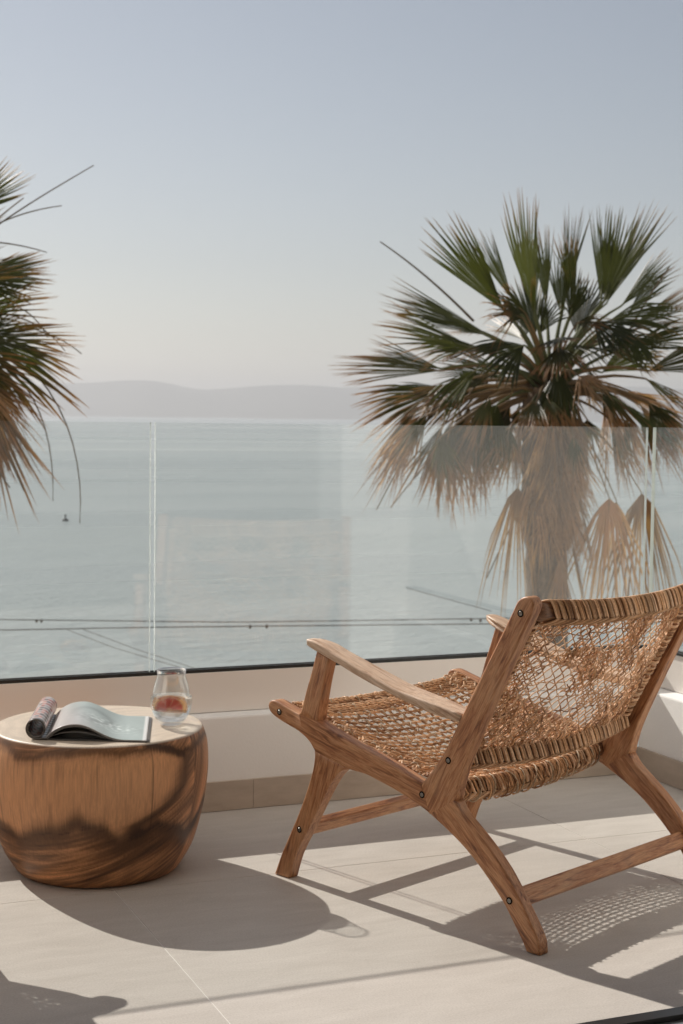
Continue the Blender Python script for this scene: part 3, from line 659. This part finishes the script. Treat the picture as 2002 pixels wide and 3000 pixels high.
def make_chair():
    rng = np.random.default_rng(3)
    root = empty('armchair', (0, 0, 0))
    for side in (0, 1):
        t0, t1 = (0.0, 0.031) if side == 0 else (0.634, 0.665)
        sd = 10*side
        plank('front_leg', cr(FL_F)+cr(FL_R)[::-1], t0, t1, (0.3, 1), root, [(FL_F[-1], FL_R[-1])], seed=sd+1)
        ap_f = [(0.022, 0.378), (0.031, 0.395), (0.042, 0.430), (0.060, 0.480), (0.074, 0.5235)]; ap_r = [(0.080, 0.3705), (0.086, 0.408), (0.096, 0.457), (0.111, 0.5125)]
        plank('seat_rail', cr(RAIL_LOW)+cr(RAIL_TOP)+cr(RAIL_BOT), t0, t1, (0.95, -0.25), root,
              [(RAIL_LOW[0], RAIL_BOT[-1]), (RAIL_TOP[-1], RAIL_BOT[0]), (RAIL_LOW[-1], RAIL_TOP[0])], seed=sd+2)
        plank('arm_post', cr(ap_f)+cr(ap_r)[::-1], t0, t1, (0.3, 1), root, [(ap_f[0], ap_r[0]), (ap_f[-1], ap_r[-1])], seed=sd+3)
        plank('back_post', cr(POST_F)+cr(POST_R)+[(0.408, 0.2255)], t0, t1, (0.48, 0.87), root, [(POST_F[0], (0.408, 0.2255)), (POST_R[-1], (0.408, 0.2255))], seed=sd+4)
        plank('rear_leg', cr(LEG_F)+cr(LEG_R), t0, t1, (0.75, -0.66), root, [(LEG_F[0], LEG_R[-1])], seed=sd+5)
        arm_t = [(0.042, 0.548), (0.060, 0.547), (0.095, 0.539), (0.131, 0.526), (0.180, 0.5105), (0.232, 0.4945), (0.300, 0.475), (0.355, 0.465), (0.420, 0.456), (0.488, 0.4435)]
        arm_b = [(0.481, 0.426), (0.403, 0.434), (0.350, 0.4445), (0.300, 0.4565), (0.232, 0.4745), (0.180, 0.490), (0.143, 0.5025), (0.075, 0.523), (0.043, 0.5345)]
        def spread(s, t, side=side, t0=t0, t1=t1):
            f = (t-t0)/(t1-t0)
            if side == 1: f = 1-f
            w = 0.050+0.014*max(0, min(1, (s-0.08)/0.18)) - 0.014*max(0, min(1, (s-0.36)/0.12))
            if s < 0.10: w -= 0.020*((0.10-s)/0.058)**2
            v = f*w-0.0005
            return v if side == 0 else TW-v
        plank('armrest', cr(arm_t)+cr(arm_b), t0, t1, (0.94, -0.3), root, [(arm_t[-1], arm_b[0])], 0.005, mat=M_SUNLIT, seed=sd+6, spread=spread)
    # screws in the near side frame
    for s, z in ((0.632, 0.663), (0.456, 0.345), (0.387, 0.262), (-0.040, 0.374), (0.028, 0.118), (0.618, 0.092)):
        th = np.arange(16)*2*PI/16
        def ring(r, y): return [loc3(s+r*math.cos(a), y, z+r*math.sin(a)) for a in th]
        V = ring(0.0074, -0.0009)+ring(0.0070, -0.0012)+ring(0.0048, -0.0010); F = []
        for q in range(2):
            for j in range(16): F.append((q*16+j, q*16+(j+1) % 16, (q+1)*16+(j+1) % 16, (q+1)*16+j))
        F.append(tuple(range(16)))
        so = link('screw', pyd('screw', V, F), M_RECESS, root)
        V = [loc3(s, 0, z)+(np.array(v)-loc3(s, 0, z)) for v in ring(0.0046, -0.0013)]+ring(0.0041, -0.0019)+ring(0.0020, -0.0019)+ring(0.0018, -0.0012); F = []
        for q in range(3):
            for j in range(16): F.append((q*16+j, q*16+(j+1) % 16, (q+1)*16+(j+1) % 16, (q+1)*16+j))
        F.append(tuple(48+j for j in range(16))[::-1])
        link('screw_head', pyd('screw_head', V, F), M_STEEL, so)
    # wooden crossbars
    def stretch(name, s, z, hs, hz, seed, tilt=0.0):
        bm = bmesh.new(); box_bm(bm, -hs, hs, TI0-0.001-TO, TI1+0.001-TO, -hz, hz, 0.003, 2)
        bmesh.ops.rotate(bm, verts=bm.verts, cent=(0, 0, 0), matrix=Matrix.Rotation(tilt, 3, 'Y')); bmesh.ops.translate(bm, verts=bm.verts, vec=(s-SO, 0, z))
        me = bpy.data.meshes.new(name); bm.to_mesh(me); bm.free(); co = np.array([v.co for v in me.vertices])
        at = me.attributes.new('grain', 'FLOAT_VECTOR', 'POINT'); at.data.foreach_set('vector', (np.c_[co[:, 1], co[:, 0], co[:, 2]]+seed).astype(np.float32).ravel())
        return link(name, me, M_WOOD, root)
    stretch('stretcher', 0.028, 0.118, 0.010, 0.0165, 1.3, math.radians(25)); stretch('stretcher', 0.620, 0.092, 0.0095, 0.0185, 2.1, math.radians(-38))
    make_bar('top_bar', root, top_c, D_N, D_U, 0.054, 0.042, TI0, TI1, rng, (0.066, 0.612), 0.0180, chev=0.030)
    make_bar('lower_bar', root, low_c, D_N, D_U, 0.052, 0.040, TI0, TI1, rng, (0.040, 0.626), 0.0180, chev=0.030)
    ax = unit(np.array([0.95, -0.3])); ay = np.array([0.3, 0.95])
    make_bar('seat_rear_bar', root, seat_c, ax, ay, 0.046, 0.028, TI0, TI1, rng, (0.040, 0.600), 0.0165, messy=0.6, chev=0.022)
    make_bar('seat_front_bar', root, front_c, ax, ay, 0.034, 0.026, TI0, TI1, rng, (0.050, 0.615), messy=0.3)
    # side laths of the back, wound with rattan in clusters
    for side, ts in ((0, 0.050), (1, 0.615)):
        A = low_c(ts)+D_U*0.02; B = top_c(ts)-D_U*0.02
        pts = [loc3(*(lambda q: (q[0], ts, q[1]))(A+(B-A)*f)) for f in np.linspace(0, 1, 8)]
        Vt, Ft, _ = tubes([(pts, 0.0085, (0, 0, 0))], 8); g = np.c_[Vt[:, 2], Vt[:, 0], Vt[:, 1]]
        lath = link('side_lath', pyd('side_lath', Vt, Ft, None, g), M_WOOD, root, True)
        n = 22
        for i in range(n):
            st = []; f0 = (i+0.5)/n
            for q in range(3 if i % 2 == 0 or side == 0 else 2):
                f = f0+(q-1)*0.011; c = A+(B-A)*f; ring = []
                for j in range(10):
                    th = 2*PI*j/10; rx = 0.0115*math.cos(th)*(1.35 if side else 1.0); 
                    cc = c+D_N*(0.0115*math.sin(th))+D_U*rng.normal(0, 0.0008)+D_U*0.003*math.cos(th); ring.append(loc3(cc[0], ts+rx, cc[1]))
                st.append((np.array(ring), 0.0021*rng.uniform(0.85, 1.15), shade(rng)))
            Vt, Ft, Ct = tubes(st, 5, True); link('rattan_wrap', pyd('rattan_wrap', Vt, Ft, Ct), M_RATTAN, lath, True)
    # knotted web of the back
    holes = [(.20, .84, .07, .10), (.20, .56, .13, .15), (.39, .30, .10, .16), (.47, .86, .09, .10), (.60, .52, .07, .12), (.80, .80, .08, .13), (.78, .36, .08, .14), (.92, .62, .05, .12), (.60, .16, .08, .10)]
    def dens(a, b):
        h = sum(math.exp(-(((a-x)/w)**2+((b-y)/v)**2)) for x, y, w, v in holes)
        return 0.62+0.55*mnoise.noise((a*6, b*4, 3))-1.12*h
    st = []
    pitch, vh = 0.0235, 0.046
    def net(layer, thr, pitch, vh, off, ph, r, slant):
        n = int(1/pitch)+6
        for i in range(-6, n):
            run = []; colr = shade(rng)
            for q, b in enumerate(np.linspace(0, 1, int(1/vh)*4+1)):
                zz = 2*abs(((b/vh+ph+0.5*(i % 2)*2) % 2.0)-1)-1 if True else 0
                zz = math.asin(0.97*math.sin(PI*(b/vh)+PI*(i % 2)+ph))/1.33
                a = (i+0.5+ph*0.3)*pitch+zz*pitch*0.5+slant*(b-0.5)*0.12+rng.normal(0, 0.0012)
                inside = 0.002 < a < 0.998 and dens(a, b) > thr
                if inside: run.append(back_point(a, b, off+0.0016*math.cos(PI*(b/vh)+PI*(i % 2)+ph)*(1 if i % 2 else -1)+rng.normal(0, 0.0004)))
                if (not inside or q == int(1/vh)*4) and run:
                    if len(run) > 2: st.append((np.array(run), r*rng.uniform(0.85, 1.15), colr))
                    run = []; colr = shade(rng)
    net(0, -9, 0.0265, 0.044, 0.0, 0.0, 0.00150, 0.5)
    net(1, 0.08, 0.0245, 0.042, 0.0035, 1.1, 0.00145, -0.9)
    net(2, 0.42, 0.0270, 0.052, -0.003, 2.0, 0.00145, 1.6)
    # crosswise strands
    for i in range(24):
        b0 = (i+0.5)/24; run = []; colr = shade(rng)
        for a in np.linspace(0.0, 1.0, 90):
            b = b0+0.010*math.sin(a*40+i*2.1)+0.03*mnoise.noise((a*3, i*1.7, 0)); keep = dens(a, b) > (0.02 if i % 3 else -9)
            if keep and 0 < b < 1: run.append(back_point(a, b, 0.0022*math.sin(a*105+i*PI)))
            elif run:
                if len(run) > 2: st.append((np.array(run), 0.00135, colr))
                run = []; colr = shade(rng)
        if len(run) > 2: st.append((np.array(run), 0.00135, colr))
    # short twisted ties
    cnt = 0
    while cnt < 520:
        a, b = rng.uniform(0.01, 0.99), rng.uniform(0.01, 0.99)
        if dens(a, b) < 0.30+0.25*rng.random(): continue
        th = rng.choice([1.05, 1.25, 2.05, 0.75])+rng.normal(0, 0.2); l = rng.uniform(0.008, 0.016)
        da, db = l*math.cos(th)/0.541, l*math.sin(th)/0.33; o0 = rng.uniform(-0.004, 0.005)
        st.append((np.array([back_point(a+da*f, min(max(b+db*f, 0), 1), o0+0.0035*math.sin(PI*(f+1)/2)) for f in (-1, -.5, 0, .5, 1)]), 0.0015*rng.uniform(.8, 1.2), shade(rng)*1.1)); cnt += 1
    Vt, Ft, Ct = tubes(st, 5); tag(link('back_weave', pyd('back_weave', Vt, Ft, Ct), M_RATTAN, root, True), kind='stuff')
    # woven seat
    st = []
    for i in range(22):                                     # lengthwise cords in pairs
        a0 = (i+0.5)/22
        for q in (-1, 1):
            st.append((np.array([seat_point(min(max(a0+q*0.0036+0.0015*math.sin(c*40+i), 0), 1), c, -0.001+0.0014*math.cos(c*23*PI+i*PI)) for c in np.linspace(-0.01, 1.01, 64)]), 0.0017, shade(rng)*0.9))
    def seat_row(c0, ph, period, r, amp):
        for q in range(2):                                  # two cords twined round the lengthwise ones
            run = []; colr = shade(rng); brk = rng.integers(24, 60)
            for a in np.linspace(0.0, 1.0, 150):
                w = a*period*PI+q*PI+ph
                c = c0+amp*math.sin(w)+0.0015*rng.normal(); off = 0.0012+0.0018*math.cos(w)+rng.normal(0, 0.0002)
                run.append(seat_point(a, min(max(c, 0), 1), off))
                if len(run) > brk: st.append((np.array(run), r*rng.uniform(.9, 1.12), colr)); run = run[-1:]; colr = shade(rng); brk = rng.integers(24, 60)
            if len(run) > 1: st.append((np.array(run), r, colr))
    for i in range(23): seat_row((i+0.5)/23, (i % 2)*PI/2+0.3*i, 30, 0.0020, 0.0042)
    for i in list(range(0, 3))+list(range(19, 23)): seat_row((i+1.0)/23, i*1.3, 28, 0.0020, 0.008)          # closer near the bars
    for i in range(240):                                    # extra turns along both sides
        a = rng.uniform(0.0, 0.13) if i % 2 else rng.uniform(0.88, 1.0); c = rng.uniform(0, 1); l = rng.uniform(0.02, 0.04)
        st.append((np.array([seat_point(min(max(a+l*f, 0), 1), min(max(c+0.02*math.sin(f*2+i), 0), 1), 0.001+0.004*math.cos(f*1.4)) for f in (-1, -.5, 0, .5, 1)]), 0.0019, shade(rng)))
    for i in range(13):                                     # pale tie stitches standing proud in diagonal files
        for j in range(15):
            a = (i+0.5)/13+0.5/13*((j//2) % 2)*0.8+rng.normal(0, 0.006); c = (j+0.5)/15+rng.normal(0, 0.006)
            if not 0.02 < a < 0.98 or rng.random() < 0.35: continue
            l = rng.uniform(0.014, 0.024); sl = rng.normal(0, 0.006)
            st.append((np.array([seat_point(a+sl*f, min(max(c+l*f, 0), 1), 0.0015+0.0065*math.cos(PI*f/2.2)) for f in (-1, -.6, -.2, .2, .6, 1)]), 0.0017*rng.uniform(.9, 1.15), np.array([0.62, 0.47, 0.32])*rng.uniform(.85, 1.1)))
    # loose strands tied over the rear edge
    for i in range(34):
        a = (i+rng.random())/34; sl = rng.normal(0, 0.03)
        t = lambda f: min(max(0.036+(a+sl*f)*(0.593), 0.04), 0.60)
        P = []
        for f in np.linspace(0, 1, 9):
            cc = seat_c(t(f)); th = PI*0.62-f*PI*1.15; q = cc+ax*(0.0205*math.cos(th))+ay*(0.029*math.sin(th)); P.append(loc3(q[0], t(f), q[1]))
        st.append((np.array(P), 0.0019, (np.array([0.6, 0.45, 0.30]) if i % 3 == 0 else shade(rng))))
    Vt, Ft, Ct = tubes(st, 5); tag(link('seat_weave', pyd('seat_weave', Vt, Ft, Ct), M_RATTAN, root, True), kind='stuff')
    return root
U1 = np.array([0.39638, -0.91809]); N1 = np.array([0.91809, 0.39638]); FF = np.array([1.22153, 3.17861])
ch1 = make_chair(); C1 = FF+U1*SO+N1*TO
ch1.location = (C1[0], C1[1], 0.0012); ch1.rotation_euler = (0, 0, math.atan2(U1[1], U1[0]))
tag(ch1, 'low teak armchair with woven rattan seat and netted back, right of the log table', 'armchair', 'teak and rattan armchairs on the terrace')
ch2 = ch1.copy(); COL.objects.link(ch2)
U2 = unit(np.array([-0.71, -0.70])); N2 = np.array([-U2[1], U2[0]]); NOSE = np.array([0.512, 3.105]); C2 = NOSE+U2*(SO+0.075)-N2*(TW-TO)
ch2.location = (C2[0], C2[1], 0.0012); ch2.rotation_euler = (0, 0, math.atan2(U2[1], U2[0]))
ch2['label'] = 'second armchair beyond the left edge, seen only by its shadow at the lower left'
for ch in list(ch1.children):
    c = ch.copy(); COL.objects.link(c); c.parent = ch2
    for g in list(ch.children):
        d = g.copy(); COL.objects.link(d); d.parent = c

# =================================================================== LOG TABLE
TC = np.array([0.8455, 3.437]); TH = 0.328
tbl = empty('side_table', (TC[0], TC[1], 0)); tag(tbl, 'round side table carved from one solid log with dark figured sides', 'table')
def table_body():
    prof = cr([(0.176, 0.0015), (0.184, 0.004), (0.196, 0.020), (0.2165, 0.056), (0.231, 0.100), (0.2435, 0.155), (0.2505, 0.210), (0.2520, 0.250), (0.2490, 0.290), (0.2425, 0.314), (0.2385, 0.3235)], 15)
    prof += [(0.2362, 0.3268), (0.2335, TH)]
    prof += [(r, TH) for r in np.linspace(0.228, 0.004, 34)]
    prof = [(0.001, 0.0012)]+prof; na = 520; n = len(prof); V = []; C = []
    dark = np.array([0.060, 0.024, 0.009]); mid = np.array([0.31, 0.142, 0.060]); tan = np.array([0.76, 0.395, 0.198]); pale = np.array([0.76, 0.63, 0.50])
    N = mnoise.noise
    for i, (r, z) in enumerate(prof):
        for j in range(na):
            t = 2*PI*j/na; cx, sx = math.cos(t), math.sin(t)
            w = 1+0.006*N((cx*1.5, sx*1.5, z*4)); V.append((r*w*cx, r*w*sx, z))
            if z >= TH-0.004 and r < 0.237:                          # sawn top
                d = math.hypot(r*cx-0.05, r*sx+0.03); ring = 0.5+0.5*math.sin(d*210+6*N((r*cx*9, r*sx*9, 0)))
                s = 0.5+0.5*N((r*cx*7, r*sx*34, 1)); f = 0.80+0.10*ring+0.16*s
                C.append(pale*f); continue
            # angle measured round from the face turned to the camera
            phi = (t-(-PI/2-0.24)+PI) % (2*PI)-PI
            zz = z+0.016*N((phi*2.2, 3, 0))+0.008*N((phi*7, z*3, 5))
            lower = 0.150+0.016*math.sin(phi*3.4+1.9)+0.034*N((phi*2.6, 1, 9))+0.006*N((phi*8, 3, 9)); upper = 0.302+0.008*math.sin(phi*4+1)+0.012*N((phi*3, 2, 4))
            fib = N((phi*70, z*9, 2))+0.5*N((phi*160, z*16, 8)); zf = zz+0.0055*fib
            e1 = 1/(1+math.exp(-(zf-lower)/0.0075)); e2 = 1/(1+math.exp((zf-upper)/0.005)); pe = 0.74-0.50*min(1.0, max(0.0, 0.235-z)/0.085)**1.6-0.25*max(0.0, z-0.285)/0.03+0.035*N((z*16, 5, 1)); e3 = 1/(1+math.exp((phi-pe+0.04*N((z*12, 1, 3))+0.035*fib)/0.032)); e4 = 1/(1+math.exp((-phi-2.0)/0.1))
            L = e1*e2*e3*e4
            # heartwood: slanting streams of light and dark
            qq = z-0.075*phi-0.035*phi*phi if phi < 1.0 else z*0.35-0.30*(phi-1.0)-0.11; st = 0.9*N((phi*1.3+2, qq*42, 11))+0.75*N((phi*2.5, qq*130, 5))+0.5*N((phi*5, qq*300, 8))
            band = (math.exp(-((zf-lower+0.012)/0.014)**2) if zf > lower-0.012 else math.exp(-((zf-lower+0.012)/0.038)**2))*1.0+math.exp(-((phi-pe-0.09)/0.085)**2)*(0.95 if z > 0.13 else 0.25)+math.exp(-((zf-upper-0.008)/0.009)**2)*0.9
            band = min(1.0, band*(0.85+0.5*st))
            hw = mid*max(0.25, 1.0+0.85*st)+tan*0.38*max(0, st+0.05)
            if abs(phi) > 1.05: hw = hw*1.25
            hw = hw*(1-band)+dark*band
            lt = tan*(1+0.12*N((phi*3, z*5, 1))+0.08*fib)*(1.0-0.25*max(0, N((phi*52, z*9, 21))-0.22)*3.2)
            crack = max(0, N((phi*34+0.3*N((z*20, 2, 2)), z*2.2, 33))-0.66)*4.0
            c = lt*L+hw*(1-L); c = c*(1-min(0.6, crack)*(1 if z > 0.14 else 0.3)); C.append(np.clip(c, 0.01, 1))
    F = [(i*na+j, i*na+(j+1) % na, (i+1)*na+(j+1) % na, (i+1)*na+j) for i in range(n-1) for j in range(na)]
    F += [tuple(range(na))[::-1], tuple((n-1)*na+j for j in range(na))]
    o = link('log', pyd('log', V, F, C), M_LOG, tbl, True)
table_body()

# ------------------------------------------------------------------ magazine lying open, its left half rolled back
def magazine():
    ang = math.radians(-25.5); xd = np.array([math.cos(ang), math.sin(ang), 0]); a2 = math.radians(73.0); yd = np.array([math.cos(a2), math.sin(a2), 0])
    org = np.array([0.692, 3.309, TH+0.0006]); Ls = 0.270
    root = empty('magazine', (org[0], org[1], org[2])); tag(root, 'open glossy magazine on the log table, front half rolled into a tube', 'magazine')
    def strip(name, line, cols, thick=None, nv=40, colf=None, shear=0.0):
        """line: (x, z) points; extruded along yd"""
        P = np.array(line); V = []; C = []; nvv = nv
        for i, (x, z) in enumerate(P):
            for j in range(nvv+1):
                v = j/nvv; V.append(xd*(x+shear*v)+yd*(v*Ls)+EU*z); C.append(colf(i/(len(P)-1), v))
        n = nvv+1; F = [(i*n+j, (i+1)*n+j, (i+1)*n+j+1, i*n+j+1) for i in range(len(P)-1) for j in range(nvv)]
        me = pyd(name, V, F, C); o = link(name, me, M_PAPER, root, True)
        m = o.modifiers.new('t', 'SOLIDIFY'); m.thickness = thick; m.offset = -1
        return o
    Nn = mnoise.noise
    # roll: a spiral resting on the table left of the spine
    R = 0.0232; roll = []
    for t in np.linspace(-PI/2, -PI/2-2*PI*1.35, 70):
        rr = R-0.0035*(-PI/2-t)/(2*PI); roll.append((-0.018+rr*math.cos(t)*1.02, 0.0012+R+rr*math.sin(t)))
    roll = [(0.006, 0.0016)]+roll
    def croll(u, v):
        w = u*9.5; row = int(v*11); colx = int(w*2.4)
        h = math.sin(row*12.9+colx*78.2)*43758.5; h -= math.floor(h)
        base = [(0.50, 0.25, 0.21), (0.34, 0.11, 0.09), (0.36, 0.31, 0.31), (0.12, 0.09, 0.09), (0.54, 0.36, 0.32), (0.20, 0.17, 0.17)][int(h*5.99)]
        c = np.array(base)
        if u < 0.16: c = np.array([0.055, 0.05, 0.045])
        if (v*11) % 1 < 0.12: c = np.array([0.62, 0.57, 0.54])
        if v < 0.05: c = np.array([0.10, 0.09, 0.08])
        return c
    strip('rolled_pages', roll, None, 0.0030, 44, croll, 0.004)
    # lower stack: flat pages and cover on the table
    low = [(x, 0.0012+0.0022*max(0, 1-x/0.03)+0.001*math.sin(x*20)) for x in np.linspace(0.004, 0.226, 24)]
    strip('back_cover', low, None, 0.0012, 12, lambda u, v: np.array([0.07, 0.065, 0.06]))
    # upper stack: rises from the spine in a hump, then settles to the fore edge
    xs_ = np.linspace(0, 1, 60)
    up = [(0.004+0.222*x, 0.0042+0.032*math.sin(PI*min(1, (x/0.30)**0.62*0.5 if x < 0.30 else 0.5+0.5*min(1, (x-0.30)/0.50)))**1.35*(1 if x < 0.3 else (0.5+0.5*math.cos(PI*min(1, (x-0.3)/0.52))))**(0 if x < 0.3 else 0.6)) for x in xs_]
    def cpage(u, v):
        n = 0.5+0.5*Nn((u*5+2*v, v*3+u*2, 0.3)); foam = max(0, Nn((u*22, v*22, 4))+0.1)*math.exp(-((v-0.42+0.35*(u-0.55)**2)/0.16)**2)*math.exp(-((u-0.60)/0.26)**2)
        aqua = np.array([0.38, 0.435, 0.415])*(0.78+0.40*n); sand = np.array([0.47, 0.43, 0.42])
        f = 1/(1+math.exp(-((u-0.26)-0.30*(0.6-v))/0.07)); c = sand*(1-f)+aqua*f
        swirl = math.exp(-((math.hypot((u-0.42)*1.0, (v-0.55)*0.9)-0.20)/0.05)**2); c = c*(1-0.30*swirl*f)+foam*0.75
        if u > 0.965 or u < 0.03: c = np.array([0.72, 0.71, 0.69])
        return c
    strip('open_page', up, None, 0.0006, 60, cpage)
    for kx in range(4):
        dz = -0.0008*(kx+1); pp = [(x+0.0008*kx, max(0.0020+0.0003*(3-kx), z+dz-0.0006*kx)) for x, z in up]
        strip('page', pp, None, 0.0005, 10, lambda u, v, kx=kx: np.array([0.40, 0.38, 0.36])*(1-0.14*kx))
    strip('page', [(x+0.006*xi, max(0.0016, z*0.55-0.0006)) for xi, (x, z) in zip(xs_, up)], None, 0.0005, 10, lambda u, v: np.array([0.15, 0.14, 0.13]))
    root.location = (0, 0, 0)
    for ch in root.children:
        pass
    root.location = tuple(org)
magazine()

# ------------------------------------------------------------------ tumbler with water and a slice of blood orange
GL = np.array([1.002, 3.383, TH+0.0004])
GS = np.array([1.07, 1.13])
tm = empty('tumbler', tuple(GL)); tag(tm, 'stemless drinking glass of water with an orange slice on the log table', 'glass')
outer = cr([(0.0, 0.0), (0.020, 0.0), (0.0265, 0.004), (0.0355, 0.014), (0.0425, 0.027), (0.0462, 0.043), (0.0460, 0.056), (0.0432, 0.074), (0.0388, 0.092), (0.0345, 0.106), (0.0322, 0.1125)], 4)
inner = cr([(0.0313, 0.1122), (0.0335, 0.1060), (0.0377, 0.0922), (0.0420, 0.0742), (0.0447, 0.0562), (0.0449, 0.0435), (0.0412, 0.0285), (0.0342, 0.0165), (0.0250, 0.0085), (0.0, 0.0070)], 4)
lathe('glass_wall', [(max(r, 0.0), z) for r, z in outer]+[(0.0318*GS[0], 0.1130*GS[1])]+[(max(r, 0.0), z) for r, z in inner], 64, M_GLASS, tm)
outer = [(r*GS[0], z*GS[1]) for r, z in outer]; inner = [(r*GS[0], z*GS[1]) for r, z in inner]; wl = 0.0590*GS[1]
wat = [(0.0, 0.0083)]+[(r-0.0003, z) for r, z in inner[::-1] if 0.0088 < z < wl-0.003]+[(0.0470, wl-0.0006), (0.0464, wl), (0.0, wl)]
lathe('water', wat, 64, M_DRINK, tm)
def slice_mesh(name, R, th, rot, locv, half=False):
    bm = bmesh.new(); na = 40; V = []; C = []; rings = [(0.0, 0), (0.2*R, 1), (0.5*R, 1), (0.76*R, 2), (0.80*R, 3), (0.88*R, 4), (1.0*R, 5)]
    cols = {0: (0.60, 0.30, 0.16), 1: (0.48, 0.045, 0.020), 2: (0.55, 0.075, 0.022), 3: (0.75, 0.50, 0.26), 4: (0.90, 0.46, 0.14), 5: (0.88, 0.36, 0.07)}
    for side in (1, -1):
        for r, ci in rings:
            for j in range(na):
                t = (PI if half else 2*PI)*j/(na-(1 if half else 0)); seg = abs(((t*9/(2*PI)) % 1)-0.5)
                c = np.array(cols[ci]);
                if ci in (1, 2) and seg > 0.44: c = np.array([0.55, 0.25, 0.13])
                V.append((r*math.cos(t), r*math.sin(t), side*th/2)); C.append(c)
    n = len(rings); F = []; jm = na-1 if half else na
    for s in range(2):
        o = s*n*na
        for i in range(n-1):
            for j in range(jm):
                q = (o+i*na+j, o+(i+1)*na+j, o+(i+1)*na+(j+1) % na, o+i*na+(j+1) % na); F.append(q if s == 0 else q[::-1])
    for j in range(jm): a = (n-1)*na+j; b = (n-1)*na+(j+1) % na; F.append((a, a+n*na, b+n*na, b))
    if half:
        for i in range(n-1):
            for j in (0, na-1):
                q = (i*na+j, n*na+i*na+j, n*na+(i+1)*na+j, (i+1)*na+j); F.append(q if j else q[::-1])
    o = link(name, pyd(name, V, F, C), M_FLESH, None)
    o.rotation_euler = rot; o.location = locv; return o
VD = np.array([math.sin(YAW), math.cos(YAW)])
s1 = slice_mesh('orange_slice', 0.0375, 0.0085, (math.radians(42), math.radians(4), -YAW), (GL[0]-VD[0]*0.016-0.003, GL[1]-VD[1]*0.016, GL[2]+0.0375), True); tag(s1, 'half slice of blood orange floating in the drinking glass', 'orange slice')
